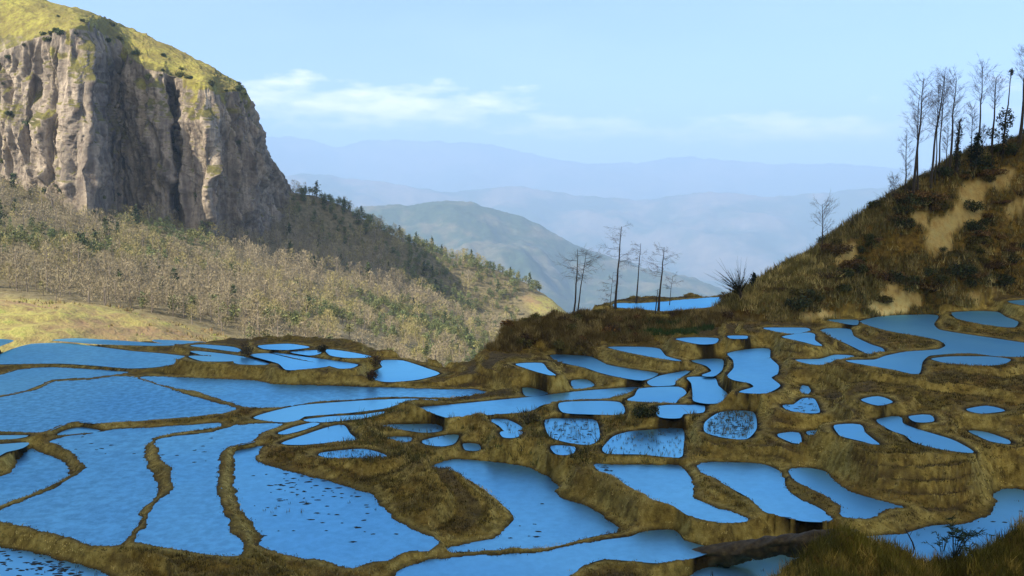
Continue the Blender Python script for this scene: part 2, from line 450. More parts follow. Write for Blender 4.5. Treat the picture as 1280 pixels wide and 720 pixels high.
# paddies traced as outlines: (first guess of the water level below the camera, outline in photo pixels, stubble density)
PONDS = {
'A':(-21,[(-60,672),(0,684),(60,697),(100,707),(140,722),(150,745),(-60,745)],.5),
'B0':(-19,[(21,567),(40,561),(50,566),(75,575),(85,587),(87,595),(62,610),(25,625),(0,632),(-40,643),(-60,600),(-15,599),(5,594),(17,587),(22,577)],0),
'B1':(-19,[(0,639),(25,628),(50,618),(75,607),(95,594),(107,586),(99,572),(90,564),(75,557),(64,551),(82,546),(120,541),(150,536),(200,534),(250,530),(275,529),(270,535),(250,537),(215,542),(197,545),(190,549),(182,557),(180,567),(184,582),(192,594),(195,605),(200,615),(190,626),(177,640),(172,657),(160,670),(151,681),(120,682),(100,676),(70,666),(25,656),(0,651),(-60,637),(-60,652)],0),
'B2':(-19,[(197,550),(220,545),(265,540),(282,535),(300,531),(320,529),(340,529),(355,530),(347,533),(325,542),(315,552),(290,557),(285,559),(277,567),(275,585),(272,600),(275,627),(280,645),(290,665),(302,680),(300,695),(277,695),(250,691),(200,682),(170,676),(172,670),(185,655),(189,640),(192,631),(210,617),(217,607),(214,592),(214,585),(200,572),(200,562),(195,555)],0),
'B3':(-19.2,[(296,564),(330,557),(322,565),(321,576),(340,584),(365,591),(390,596),(427,607),(460,617),(475,630),(490,647),(515,662),(545,677),(535,687),(502,692),(477,701),(440,709),(410,702),(380,697),(340,689),(324,682),(327,667),(312,650),(300,632),(294,612),(294,590),(294,572)],.06),
'C':(-19.3,[(532,702),(595,696),(670,692),(700,687),(732,680),(770,675),(792,672),(807,666),(840,664),(850,675),(870,682),(890,687),(852,699),(822,702),(785,699),(755,697),(735,702),(720,712),(709,719),(700,740),(470,740),(490,724),(505,713)],0),
'D':(-19.9,[(867,719),(895,709),(940,701),(990,694),(1011,692),(1025,700),(1020,745),(830,745)],.12),
'E':(-19.4,[(541,585),(555,577),(575,575),(620,579),(655,584),(680,595),(695,606),(692,617),(702,625),(725,631),(750,645),(770,660),(765,665),(735,670),(710,680),(680,685),(620,687),(570,690),(560,686),(590,680),(620,674),(637,660),(647,649),(640,637),(627,631),(605,621),(587,611),(582,600),(570,592),(552,590)],0),
'F':(-17.9,[(745,580),(765,582),(815,582),(845,582),(857,594),(864,607),(862,617),(872,627),(895,635),(915,640),(931,650),(900,652),(865,644),(850,635),(830,630),(815,625),(795,615),(775,600),(755,590)],0),
'G':(-17,[(876,579),(915,579),(952,581),(975,592),(977,606),(990,620),(1010,630),(1027,640),(1037,650),(1005,650),(965,641),(955,636),(940,622),(920,611),(895,597),(880,590)],0),
'H':(-16.7,[(990,587),(1010,586),(1029,590),(1040,602),(1055,612),(1077,621),(1110,629),(1125,634),(1105,636),(1095,641),(1087,647),(1057,645),(1052,632),(1040,622),(1020,612),(997,600)],0),
'I':(-17.4,[(1070,675),(1100,671),(1130,669),(1147,665),(1167,659),(1197,657),(1222,652),(1237,646),(1247,639),(1247,617),(1260,612),(1282,615),(1300,640),(1295,665),(1265,690),(1235,697),(1205,700),(1155,700),(1100,696),(1070,686)],.1),
'J1':(-15.5,[(976,543),(995,541),(997,554),(977,546)],0),
'J2':(-15.4,[(1012,540),(1030,538),(1029,546),(1015,544)],0),
'J3':(-15.3,[(1047,532),(1072,531),(1077,540),(1085,547),(1095,555),(1080,551),(1055,545),(1050,540)],0),
'J4':(-15.4,[(1100,525),(1122,521),(1125,529),(1145,537),(1185,549),(1205,559),(1212,565),(1185,562),(1160,557),(1145,552),(1135,544),(1120,539),(1105,531)],0),
'J5':(-15.6,[(1215,539),(1232,541),(1257,550),(1258,554),(1240,551),(1222,543)],0),
'J6':(-15.1,[(1140,521),(1160,519),(1163,526),(1147,527)],0),
'J7':(-15.0,[(1080,500),(1098,496),(1112,502),(1097,506)],0),
'J8':(-15.2,[(1212,512),(1235,508),(1252,513),(1225,516)],0),
'J9':(-15.4,[(982,507),(995,506),(1005,499),(1015,499),(1021,515),(1002,515),(987,512)],.4),
'J10':(-15.1,[(1003,489),(1006,482),(1010,488),(1007,492)],0),
'K1':(-14,[(1077,402),(1100,396),(1130,394),(1170,394),(1165,405),(1172,412),(1200,417),(1235,422),(1290,430),(1340,434),(1340,450),(1283,446),(1247,445),(1210,441),(1160,444),(1150,452),(1145,467),(1120,462),(1090,457),(1060,451),(1095,450),(1110,445),(1135,440),(1175,437),(1185,432),(1175,425),(1150,420),(1120,415),(1095,409)],0),
'K2':(-14,[(1167,449),(1190,446),(1235,446),(1260,449),(1250,455),(1222,457),(1197,456)],0),
'K3':(-13.6,[(1192,391),(1222,389),(1245,390),(1255,396),(1270,402),(1265,409),(1235,406),(1200,399)],0),
'K3b':(-13.2,[(1262,377),(1282,375),(1330,377),(1330,384),(1282,382)],0),
'K4':(-14.1,[(1025,415),(1035,411),(1060,411),(1065,420),(1085,430),(1100,435),(1102,440),(1087,442),(1072,435),(1055,427),(1037,420)],0),
'K5':(-14.2,[(980,421),(1010,416),(1016,418),(1016,425),(1025,432),(1005,427)],0),
'K6':(-14.1,[(957,410),(1007,410),(1010,413),(992,417),(970,414)],0),
'K7':(-13.8,[(1035,400),(1070,400),(1069,406),(1055,404)],0),
'K8':(-14.3,[(997,450),(1027,449),(1045,444),(1065,445),(1047,449),(1037,455),(1015,455)],0),
'M1':(-14.9,[(912,442),(935,437),(959,436),(960,447),(970,457),(969,467),(961,472),(972,482),(955,491),(927,490),(945,484),(940,479),(920,475),(912,470),(920,460),(919,450)],0),
'M2':(-15.3,[(862,472),(890,472),(895,482),(906,492),(904,502),(885,504),(870,501),(869,492),(867,479)],0),
'M2b':(-15.4,[(855,500),(865,492),(867,500)],0),
'M3':(-15.5,[(867,451),(900,449),(900,462),(890,470),(880,469),(892,464),(885,457)],0),
'M4':(-15.8,[(812,477),(827,470),(847,466),(860,464),(842,476),(840,481),(817,482)],0),
'M5':(-16.2,[(802,486),(847,484),(855,491),(845,499),(840,504),(810,502),(787,500),(796,495)],0),
'N':(-17,[(527,510),(557,507),(620,501),(670,496),(720,490),(770,486),(800,484),(792,492),(777,496),(745,499),(705,501),(675,506),(660,514),(620,517),(595,520),(565,522),(552,519)],0),
'M7':(-17.1,[(702,504),(732,502),(772,503),(776,517),(732,517),(706,515)],0),
'M8':(-16.5,[(820,510),(835,507),(865,507),(877,507),(876,515),(852,517),(847,522),(827,521)],0),
'M9':(-17.5,[(770,546),(790,540),(815,538),(850,536),(850,562),(847,571),(802,567),(760,566),(757,560)],1.0),
'M10':(-17.5,[(685,525),(720,524),(742,526),(746,547),(735,555),(710,552),(690,545)],1.3),
'M11':(-17.8,[(615,525),(632,525),(650,535),(637,541),(627,532)],.8),
'M12':(-18,[(480,532),(515,531),(547,531),(549,538),(530,540),(502,536)],.4),
'M13':(-18.2,[(531,551),(552,546),(570,544),(565,554),(552,557),(535,555)],.3),
'M13b':(-18.2,[(582,555),(595,556),(597,562),(585,562)],.5),
'M13c':(-18.0,[(629,540),(650,540),(643,546),(632,546)],.6),
'M10b':(-17.9,[(692,558),(715,559),(712,567),(698,567)],1.2),
'M9b':(-16.6,[(885,528),(903,516),(938,515),(942,535),(930,548),(905,546),(885,540)],4.5),
'M14':(-18.3,[(486,547),(511,547),(510,551),(498,552)],.2),
'M15':(-18.6,[(402,567),(452,562),(480,570),(462,575),(415,572)],1.6),
'M16':(-18.6,[(355,554),(380,545),(410,535),(427,532),(434,542),(442,550),(415,552),(380,555)],.05),
'M17':(-18.8,[(351,541),(370,534),(390,529),(396,530),(377,537),(357,542)],0),
'M18':(-18.6,[(382,525),(415,521),(452,519),(480,515),(465,520),(440,524),(402,527)],0),
'M19':(-18.7,[(320,522),(340,515),(377,507),(440,502),(477,500),(510,499),(545,500),(540,503),(497,505),(480,510),(440,515),(380,520),(370,525),(357,527),(340,526)],0),
'U1':(-16,[(690,444),(710,444),(737,446),(757,456),(790,462),(820,467),(802,475),(770,470),(750,465),(732,459),(700,452)],0),
'U2':(-15.3,[(762,434),(802,434),(822,436),(830,445),(850,451),(822,447),(790,441)],0),
'U3':(-14.7,[(847,424),(865,422),(895,423),(892,429),(875,430)],0),
'U3b':(-14.2,[(912,420),(932,420),(931,423),(915,423)],0),
'U4':(-16.6,[(647,455),(675,454),(682,462),(692,469),(675,465),(659,460)],0),
'U5':(-16.4,[(717,476),(732,475),(740,482),(720,486)],0),
'U6':(-17.2,[(656,485),(670,487),(682,492),(660,495)],0),
'V1':(-18.9,[(175,471),(225,472),(320,476),(340,480),(400,482),(465,484),(560,487),(595,487),(622,494),(595,497),(545,497),(490,496),(452,499),(400,502),(350,509),(307,509),(285,502),(255,492),(240,489),(200,480)],0),
'V2':(-19,[(-60,505),(-10,499),(25,492),(50,486),(67,477),(110,475),(140,471),(165,471),(190,480),(237,494),(275,505),(297,511),(275,517),(225,522),(175,526),(125,529),(95,527),(75,532),(50,541),(0,539),(-60,539)],0),
'V2b':(-19,[(-60,547),(0,545),(32,545),(15,548),(-60,550)],0),
'V2d':(-19.1,[(-40,557),(0,556),(32,554),(25,560),(5,565),(-10,572),(-60,580)],0),
'V2c':(-19,[(75,543),(85,538),(100,535),(122,539),(100,541)],0),
'V3':(-19,[(-60,479),(-10,474),(0,469),(25,462),(62,459),(105,461),(160,465),(135,469),(110,472),(67,474),(50,482),(25,490),(-10,495),(-60,501)],0),
'V4':(-18.8,[(-60,453),(-10,447),(15,437),(40,430),(75,429),(100,431),(162,439),(200,442),(237,447),(225,454),(190,459),(160,460),(125,457),(75,454),(0,455),(-60,456)],0),
'V5':(-18.7,[(-60,440),(-10,436),(0,432),(15,426),(0,424),(-60,424)],0),
'V6':(-18.6,[(67,425),(95,423),(150,426),(190,429),(220,431),(195,432),(125,430),(87,427)],0),
'V7':(-18.5,[(192,425),(230,426),(255,428),(240,430),(205,429)],0),
'V8':(-18.3,[(240,432),(255,431),(290,434),(302,440),(270,436)],0),
'V9':(-18.2,[(240,439),(265,441),(302,446),(335,455),(302,455),(285,450),(260,445)],0),
'V10':(-18.2,[(238,445),(265,446),(290,451),(255,451)],0),
'V11':(-18,[(325,432),(360,430),(385,434),(360,437),(332,436)],0),
'V12':(-17.9,[(365,440),(395,438),(400,441),(388,444)],0),
'V13':(-18,[(315,444),(335,442),(365,449),(410,457),(380,461),(360,462),(350,454)],0),
'V14':(-17.9,[(342,441),(370,445),(415,451),(445,456),(430,461),(402,454)],0),
'V15':(-17.9,[(410,437),(440,441),(462,446),(435,447),(415,444)],0),
'V16':(-18.3,[(477,451),(502,451),(530,460),(547,467),(522,474),(490,477),(472,475),(467,466),(480,459)],0),
'W1':(-13.5,[(768,379),(800,379),(830,377),(860,374),(912,371),(906,381),(870,386),(830,389),(790,386),(768,384)],0),
}

# ------------------------------------------------------------------ the paddies and the terraced ground
def solve_levels():
    """water level of every paddy: follows the first guesses, leaves room for a bund between neighbours"""
    names = list(PONDS); idx = {n: i for i, n in enumerate(names)}
    def D(x, y):
        r = ray(x, y); return 1.0 / -r[2]
    pairs = {}
    for x in range(-56, 1340, 4):
        iv = []
        for n in names:
            P = PONDS[n][1]; ys = []
            for i in range(len(P)):
                (x0, y0), (x1, y1) = P[i], P[(i + 1) % len(P)]
                if (x0 <= x) != (x1 <= x): ys.append(y0 + (y1 - y0) * (x - x0) / (x1 - x0))
            ys.sort()
            iv += [(ys[k], ys[k + 1], n) for k in range(0, len(ys) - 1, 2)]
        iv.sort()
        for k in range(len(iv) - 1):
            (a0, b0, u), (a1, b1, l) = iv[k], iv[k + 1]
            if u != l and 0 < a1 - b0 < 34: pairs.setdefault((u, l), []).append((x, b0, a1))
    W = {}
    for rep in range(6):
        rows, rhs = [], []
        for (u, l), L in pairs.items():
            L = sorted(L, key=lambda t: t[2] - t[1]); L = L[:len(L) // 2 + 1]
            s = W.get((u, l), 1.0) / (1.0 * math.sqrt(len(L)))
            for x, b, a in L:
                r = np.zeros(len(names)); r[idx[u]] += -D(x, b) - 0.6; r[idx[l]] += D(x, a) + 0.6
                rows.append(r * s); rhs.append(1.4 * s)
        for n in names:
            sg = 0.12 if n in ('W1', 'K3b', 'K1', 'B1') else 0.22 if n in ('M9', 'F', 'M8', 'M10', 'U3', 'K3', 'K2', 'K5', 'K6', 'M1', 'C', 'D') else 0.9
            r = np.zeros(len(names)); r[idx[n]] = 1 / sg; rows.append(r); rhs.append(PONDS[n][0] / sg)
        z = np.linalg.lstsq(np.array(rows), np.array(rhs), rcond=None)[0]
        for (u, l), L in pairs.items():
            w = min(-z[idx[u]] * D(x, b) + z[idx[l]] * D(x, a) for x, b, a in L)
            if w < 0.7: W[(u, l)] = W.get((u, l), 1.0) * 1.6
    return {n: float(z[idx[n]]) for n in names}

LEVEL = solve_levels()
OUTLINE = {}
for n, (z0, P, st) in PONDS.items():
    S = smooth_closed(P, 4)
    OUTLINE[n] = at_level(S[:, 0], S[:, 1], LEVEL[n])[:, :2]

# the near hummock, the brown mound beside the valley: crest lines (pixel, distance, slope to the camera, slope away)
def crest(pts):
    a = np.array(pts, float); return at(a[:, 0], a[:, 1], a[:, 2])
HUMMOCK = crest([(985, 760, 30), (1000, 726, 33), (1022, 692, 36), (1050, 660, 37.5), (1078, 672, 38.5), (1110, 688, 39.5), (1160, 699, 40.5),
                 (1200, 699, 41), (1238, 694, 41), (1268, 682, 40.5), (1300, 640, 40), (1400, 600, 40), (1600, 560, 42)])
MOUND = crest([(560, 467, 93), (580, 459, 94.5), (602, 440, 97), (622, 425, 99), (640, 404, 102), (690, 393, 104), (735, 390, 105.5), (765, 389, 106), (830, 393, 106), (900, 390, 106)])

# the hill on the right
hp = []
for px, py, z in ((900, 392, -13.6), (930, 391, -13.4), (965, 401, -13.9), (1035, 395, -13.6), (1100, 391, -13.6), (1180, 386, -13.4), (1255, 380, -13.2), (1290, 374, -12.9), (1420, 366, -12.4)):
    hp.append(at_level(np.array(px), np.array(py), z))
for px, py, d in ((930, 366, 119), (975, 343, 122), (1020, 319, 125), (1060, 294, 127), (1100, 265, 129), (1130, 247, 131), (1165, 236, 133), (1200, 225, 135), (1240, 214, 137), (1280, 200, 139), (1330, 172, 142), (1420, 105, 146), (1560, 40, 150)):
    q = at(np.array(px), np.array(py), d); hp.append(q)
    b = q * 1.28; b[2] = q[2] - 14; hp.append(b)
    b = q * 1.09; b[2] = q[2] - 2.5; hp.append(b)
for px, py, d in ((1000, 362, 112), (1100, 335, 116), (1180, 318, 119), (1260, 296, 124), (1340, 275, 127)):
    hp.append(at(np.array(px), np.array(py), d))
for q in ((20, 110, -17), (22, 130, -18), (15, 90, -22), (40, 80, -18), (80, 70, -17), (28, 150, -22), (120, 70, -14)): hp.append(np.array(q, float))
hp = np.array(hp)
hill_z = tps_fit(hp[:, :2], hp[:, 2], 0.0005)

EDGE = [(-300, 422, 118), (-80, 422, 118), (0, 420.5, 119), (100, 419.5, 121), (200, 422, 119), (300, 426, 115), (380, 428.5, 112), (460, 439, 105), (520, 450.5, 100), (553, 466, 95)]
EDGE = [tuple(at(np.array(a), np.array(b), c)[:2]) for a, b, c in EDGE]
EDGE += [tuple(q[:2]) for q in MOUND[1:7]]
EDGE += [tuple(at(np.array(a), np.array(375.), c)[:2]) for a, c in ((764, 118), (800, 121), (850, 125), (905, 128.5), (935, 128))]
EDGE += [(hp[k][0] * 1.05, hp[k][1] * 1.05) for k in range(len(hp)) if 9 <= k < 48 and (k - 9) % 3 == 0][1:]
EDGE += [(260, 60), (200, -60), (-200, -60), (-220, 40)]
EDGE = np.array(EDGE)

nT, nR = 860, 640
th = np.radians(np.linspace(-43, 43, nT)); rr = 24.0 * np.exp(np.linspace(0, math.log(185 / 24.0), nR))
TX = (np.sin(th)[:, None] * rr[None]).ravel(); TY = (np.cos(th)[:, None] * rr[None]).ravel()

def ground():
    n = len(TX); R0 = np.hypot(TX, TY)
    # smooth base under everything: weighted mean of the pond levels and a few anchor points
    S = []
    for k, P in OUTLINE.items():
        for q in P[::7]: S.append((q[0], q[1], LEVEL[k] + 0.2))
    for px, py, z in ((1230, 590, -16.0), (1180, 590, -16.1), (1120, 590, -16.3), (1270, 560, -15.4), (1200, 500, -14.8), (1270, 480, -14.0), (1000, 530, -15.6), (960, 520, -15.8),
                      (1050, 480, -14.8), (880, 425, -14.6), (800, 420, -14.6), (720, 425, -15.2), (660, 440, -16), (920, 405, -13.4), (1380, 560, -14.8), (1380, 640, -15.8)):
        q = at_level(np.array(px), np.array(py), z); S.append((q[0], q[1], z))
    S = np.array(S); W = np.zeros(n); WZ = np.zeros(n)
    for x, y, z in S:
        w = 1.0 / ((TX - x) ** 2 + (TY - y) ** 2 + 4.0) ** 1.5
        W += w; WZ += w * z
    Zb = WZ / W
    edge_n = 0.16 * fbm(TX * 1.1, TY * 1.1, octaves=3, seed=5)
    R = 9.0; K = 0.75
    W = np.exp(K * (Zb + 16)) / 4.2 ** 3.2; WZ = W * Zb
    cap = np.full(n, 1e9); low = np.full(n, -1e9); dmin = np.full(n, R); zin = np.full(n, np.nan); din = np.zeros(n)
    for k, P in OUTLINE.items():
        z = LEVEL[k]
        lo = P.min(0) - R; hi = P.max(0) + R
        m = np.nonzero((TX > lo[0]) & (TX < hi[0]) & (TY > lo[1]) & (TY < hi[1]))[0]
        if not len(m): continue
        sd = poly_sd(TX[m], TY[m], P)
        amp = min(1.0, 0.25 + 0.12 * math.sqrt(abs(np.prod(P.max(0) - P.min(0)))))
        sd = sd + edge_n[m] * amp
        if k[0] == 'V' and k not in ('V1', 'V2', 'V3'): sd = sd - 0.35
        if k[0] in 'MKUJN': sd = sd - 0.36
        if k in ('E', 'F', 'G', 'H', 'I', 'D', 'C'): sd = sd - 0.16
        ins = sd <= 0
        mi = m[ins]; deeper = -sd[ins]
        better = np.isnan(zin[mi]) | (deeper > din[mi])
        zin[mi[better]] = z; din[mi[better]] = deeper[better]
        mo = m[~ins]; d = sd[~ins]; ok = d < R; mo = mo[ok]; d = d[ok]
        w = np.exp(K * (z + 16)) / (d + 0.04) ** 3.2 * (1 - d / R) ** 2
        W[mo] += w; WZ[mo] += w * z
        cap[mo] = np.minimum(cap[mo], z + 0.06 + 1.25 * d + 0.4 * d * d)
        lm = mo[d < .2]; low[lm] = np.maximum(low[lm], z + 0.03)
        dmin[mo] = np.minimum(dmin[mo], d)
    z = WZ / W
    # old dry terraces step down the wide banks
    hs = 0.62; zz = z + 0.35 * fbm(TX * .13, TY * .13, octaves=2, seed=13); fl = np.floor(zz / hs); fr = zz / hs - fl
    stepped = hs * (fl + sstep(.0, .20, fr) - .62) + .10 * np.exp(-((fr - .24) / .07) ** 2) + (z - zz)
    flat_ = sstep(.30, .42, fr) * sstep(1.0, .93, fr)
    wstep = sstep(.7, 1.6, dmin); z = z * (1 - wstep) + stepped * wstep
    far_left = sstep(84, 90, np.hypot(TX, TY)) * (TX < 2)
    lumps = fbm(TX * 0.55, TY * 0.55, octaves=4, seed=11)
    z = z + (1 - .75 * far_left) * 0.08 * (1 - np.exp(-dmin / 0.22)) + (1 - .6 * far_left) * 0.13 * np.clip(dmin - 0.7, 0, 3.0) ** 0.8 + 0.17 * lumps * (1 - np.exp(-np.maximum(dmin - .15, 0) / 1.2))
    z = z + 0.05 * fbm(TX * 2.7, TY * 2.7, octaves=3, seed=21) * (1 - np.exp(-dmin / 0.3))
    z = np.maximum(np.minimum(z, cap), low)
    isin = ~np.isnan(zin)
    for px, py, d, rad, hh in ((560, 632, 56.5, 3.0, 1.0), (600, 650, 54.5, 2.2, .7), (520, 615, 57, 2, .6), (450, 588, 60.5, 2.6, .45), (820, 640, 52.5, 1.8, .7), (700, 597, 58, 2.2, .5), (780, 612, 55, 2.0, .5), (270, 462, 90, 2.2, .55), (300, 462, 90, 2, .5), (390, 466, 88, 2.2, .5), (440, 466, 88, 2, .5),
                               (520, 520, 74, 2.5, .7), (460, 545, 69, 2.2, .6), (600, 535, 70, 2.2, .6), (660, 530, 69, 1.6, .5)):
        q = at(np.array(px), np.array(py), d); z = z + hh * np.exp(-((TX - q[0]) ** 2 + (TY - q[1]) ** 2) / rad ** 2) * (~isin) * (1 - np.exp(-dmin / .4))
    # near hummock and brown mound: crest lines
    def ridge(z, line, near, far, rough, seed):
        best = np.full(n, -1e9); dbest = np.full(n, 1e9)
        for a, b in zip(line[:-1], line[1:]):
            d, t = seg_dist(TX, TY, a, b)
            zc = a[2] + t * (b[2] - a[2])
            behind = ((b[0] - a[0]) * (TY - a[1]) - (b[1] - a[1]) * (TX - a[0])) > 0
            cl = d < dbest - 1e-6
            best = np.where(cl, zc - np.where(behind, far, near) * d, best); dbest = np.where(cl, d, dbest)
        best = best + rough * fbm(TX * 0.8, TY * 0.8, octaves=4, seed=seed) * np.clip((best + 30) / 10, 0, 1)
        return np.maximum(z, best), best > z - 0.02
    z = np.where(isin, zin - 0.04 - 0.35 * (1 - np.exp(-din / 0.5)), z)
    z, on_h = ridge(z, HUMMOCK, 0.30, 1.2, 0.28, 31)
    zm, on_m = ridge(z, MOUND, 0.36, 0.8, 0.35, 41)
    on_m &= ~isin; z = np.where(isin, z, zm)
    hz = hill_z(TX, TY)
    fo = np.array([(math.atan2(q[0], q[1]), math.hypot(q[0], q[1])) for q in hp[:9]])
    rfoot = np.interp(np.arctan2(TX, TY), fo[:, 0], fo[:, 1]) + 1.2 * fbm(TX * .25, TY * .25, octaves=3, seed=55)
    hz = np.where((R0 < rfoot), np.minimum(hz, -40), hz)
    hz = np.where(dmin < R - .3, np.minimum(hz, z + 1.0 * np.maximum(dmin - .15, 0) + 30 * sstep(R - 3, R - .3, dmin)), hz)
    hill_on = hz > z
    hz = hz + (1.1 * fbm(TX * 0.16, TY * 0.16, octaves=5, seed=51) + .3 * fbm(TX * .9, TY * .9, octaves=3, seed=52)) * sstep(-0.2, 2.5, hz - z)
    hill_on = (hz > z) & (TX > 18) & ~isin
    z = np.where(hill_on, hz, z)
    out = np.maximum(poly_sd(TX, TY, EDGE), 0)
    out = np.where(out > 0, np.maximum(out + 0.8 * fbm(TX * .5, TY * .5, octaves=3, seed=61), 0), 0)
    z = z - 0.85 * out - 0.25 * np.minimum(out, 3)
    Z2 = z.reshape(nT, nR); sl = np.hypot(np.gradient(Z2, axis=1) / np.gradient(rr)[None], np.gradient(Z2, axis=0) / ((th[1] - th[0]) * rr[None])).ravel()
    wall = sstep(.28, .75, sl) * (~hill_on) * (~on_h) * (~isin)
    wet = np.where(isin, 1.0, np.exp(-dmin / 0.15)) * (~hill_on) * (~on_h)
    mudflat = flat_ * wstep * sstep(-.25, .25, fbm(TX * .12, TY * .12, octaves=2, seed=14) + .35 * (TX > 5)) * (~hill_on) * (~on_h) * (~on_m)
    px, py = to_px(np.stack([TX, TY, z], -1))
    jit = 5 * fbm(TX * .7, TY * .7, octaves=4, seed=71)
    scar = np.zeros(n)
    for S in ([(1155, 298), (1160, 285), (1185, 270), (1195, 255), (1205, 232), (1225, 222), (1250, 213), (1270, 216), (1267, 237), (1240, 232), (1228, 240), (1222, 262), (1228, 275), (1205, 278), (1195, 292), (1185, 312), (1163, 314)],
              [(1050, 306), (1066, 303), (1069, 320), (1060, 340), (1049, 346)], [(1090, 386), (1100, 370), (1112, 342), (1119, 363), (1140, 363), (1152, 374), (1132, 391), (1098, 393)],
              [(1210, 369), (1240, 359), (1247, 368), (1225, 378)], [(1221, 290), (1233, 283), (1229, 305), (1218, 312)], [(1138, 270), (1160, 268), (1156, 283)], [(1005, 395), (1030, 388), (1045, 394), (1010, 399)],
              [(1255, 262), (1290, 250), (1290, 262), (1262, 270)]):
        sd = poly_sd(px + jit, py + jit * .7, S)
        scar = np.maximum(scar, sstep(5.0, -2.0, sd))
    scar *= hill_on
    rust = sstep(25, -10, poly_sd(px, py, [(925, 385), (960, 345), (1015, 322), (1025, 345), (1000, 365), (960, 385)])) * hill_on
    fresh = sstep(12, -6, poly_sd(px + jit, py + jit * .3, [(755, 406), (800, 400), (875, 402), (890, 410), (800, 418), (760, 416)])) * (~hill_on)
    scrub = np.maximum(np.where(hill_on, sstep(0, 1.5, hz - zin if False else dmin) * 0.9, 0), on_m * 0.8)
    scrub = np.clip(scrub, 0, 1) * (1 - rust)
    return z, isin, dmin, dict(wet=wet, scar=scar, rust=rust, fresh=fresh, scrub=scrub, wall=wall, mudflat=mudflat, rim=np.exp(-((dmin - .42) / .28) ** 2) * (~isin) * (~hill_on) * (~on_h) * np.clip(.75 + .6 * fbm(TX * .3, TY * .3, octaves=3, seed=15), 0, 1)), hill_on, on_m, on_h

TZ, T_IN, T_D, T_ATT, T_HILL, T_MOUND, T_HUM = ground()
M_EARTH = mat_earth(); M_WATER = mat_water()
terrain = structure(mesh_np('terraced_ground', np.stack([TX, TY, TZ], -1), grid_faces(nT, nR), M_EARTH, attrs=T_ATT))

RUFFLED = {'V2': 1.0, 'V1': .7, 'V4': .6, 'V3': .6, 'B3': .35, 'E': .3, 'F': .25, 'G': .2, 'C': .25, 'M1': .2, 'N': .2, 'B1': .75, 'B0': .75, 'B2': .6}
def make_water():
    for k, P in OUTLINE.items():
        c = P.mean(0); n = len(P)
        # pushed a little under the banks so the shoreline is where the ground meets it
        T = np.roll(P, -1, 0) - np.roll(P, 1, 0); T /= np.linalg.norm(T, axis=1)[:, None] + 1e-9
        N = np.stack([T[:, 1], -T[:, 0]], 1)
        area = 0.5 * np.sum(P[:, 0] * np.roll(P[:, 1], -1) - np.roll(P[:, 0], -1) * P[:, 1])
        if area < 0: N = -N
        Q = P + N * 0.22
        me = bpy.data.meshes.new('paddy_water')
        me.from_pydata([(x, y, LEVEL[k]) for x, y in Q], [], [list(range(n))] if area > 0 else [list(range(n))[::-1]])
        me.materials.append(M_WATER); me.update()
        a = me.attributes.new('ruffle', 'FLOAT', 'POINT'); a.data.foreach_set('value', np.full(n, RUFFLED.get(k, 0.0), np.float32))
        a = me.attributes.new('chop', 'FLOAT', 'POINT'); a.data.foreach_set('value', np.full(n, 1.0 if (c[0] > 10 and k not in 'EFGCN') else 0.6, np.float32))
        o = bpy.data.objects.new('paddy_water', me); C.objects.link(o); structure(o)
make_water()

# ------------------------------------------------------------------ wooded valley side below the cliff
cp = [at(np.array(a, float), np.array(b, float), d) for a, b, d in (
    (-150, 415, 190), (0, 415, 185), (120, 412, 190), (0, 385, 240), (120, 395, 230), (-150, 385, 240), (0, 350, 300), (-150, 330, 330), (0, 225, 508), (-160, 185, 568), (60, 250, 488), (110, 270, 474), (150, 276, 515), (200, 273, 507), (300, 295, 520),
    (358, 246, 640), (395, 253, 642), (430, 262, 640), (500, 303, 650), (560, 322, 655), (600, 332, 660), (650, 371, 660), (700, 384, 640),
    (100, 330, 335), (200, 350, 350), (300, 380, 330), (250, 415, 230), (330, 418, 235), (400, 400, 330), (480, 440, 290), (560, 455, 320), (450, 330, 540), (550, 390, 500), (350, 330, 480), (620, 400, 560), (400, 300, 590), (680, 400, 560))]
for a, b, d, dz in ((358, 246, 760, -40), (430, 262, 780, -55), (500, 303, 790, -60), (560, 322, 790, -55), (600, 332, 790, -55), (650, 371, 780, -50), (700, 384, 760, -45), (780, 400, 650, -60)):
    q = at(np.array(a, float), np.array(b, float), d); q[2] += dz; cp.append(q)
for q in ((-300, 600, 30), (-150, 650, -40), (-450, 560, 60), (0, 60, -60), (-70, 60, -55), (60, 110, -75), (-110, 100, -45), (-10, 150, -58), (120, 200, -110), (250, 300, -150), (250, 600, -140), (-250, 100, -30), (-420, 200, -10)): cp.append(np.array(q, float))
cp = np.array(cp)
slope_base = tps_fit(cp[:, :2], cp[:, 2], 0.0002)
def slope_z(x, y):
    z = slope_base(x, y)
    return z + 1.6 * fbm(np.asarray(x) * .03, np.asarray(y) * .03, octaves=4, seed=81)
gx = np.arange(-620, 300, 2.4); gy = np.arange(105, 960, 2.4)
GX, GY = (a.ravel() for a in np.meshgrid(gx, gy, indexing='ij'))
GZ = slope_z(GX, GY)
gpx, gpy = to_px(np.stack([GX, GY, GZ], -1))
wob = 14 * fbm(GX * .05, GY * .05, octaves=3, seed=91)
MEADOW = [(-200, 372), (0, 368), (70, 378), (140, 385), (215, 402), (285, 420), (290, 470), (-200, 470)]
def meadow_mask(px, py, w): return sstep(8, -8, poly_sd(px + w, py + w * .4, MEADOW))
gm = np.maximum(meadow_mask(gpx, gpy, wob), sstep(10, -6, poly_sd(gpx, gpy, [(655, 372), (705, 372), (720, 395), (670, 392)])))
zq = GZ + .9 * fbm(GX * .03, GY * .03, octaves=3, seed=93)
GZ = GZ + gm * (1.3 * (np.floor(zq / 1.3) + sstep(0, .35, zq / 1.3 - np.floor(zq / 1.3))) - zq)
M_SLOPE = mat_slope()
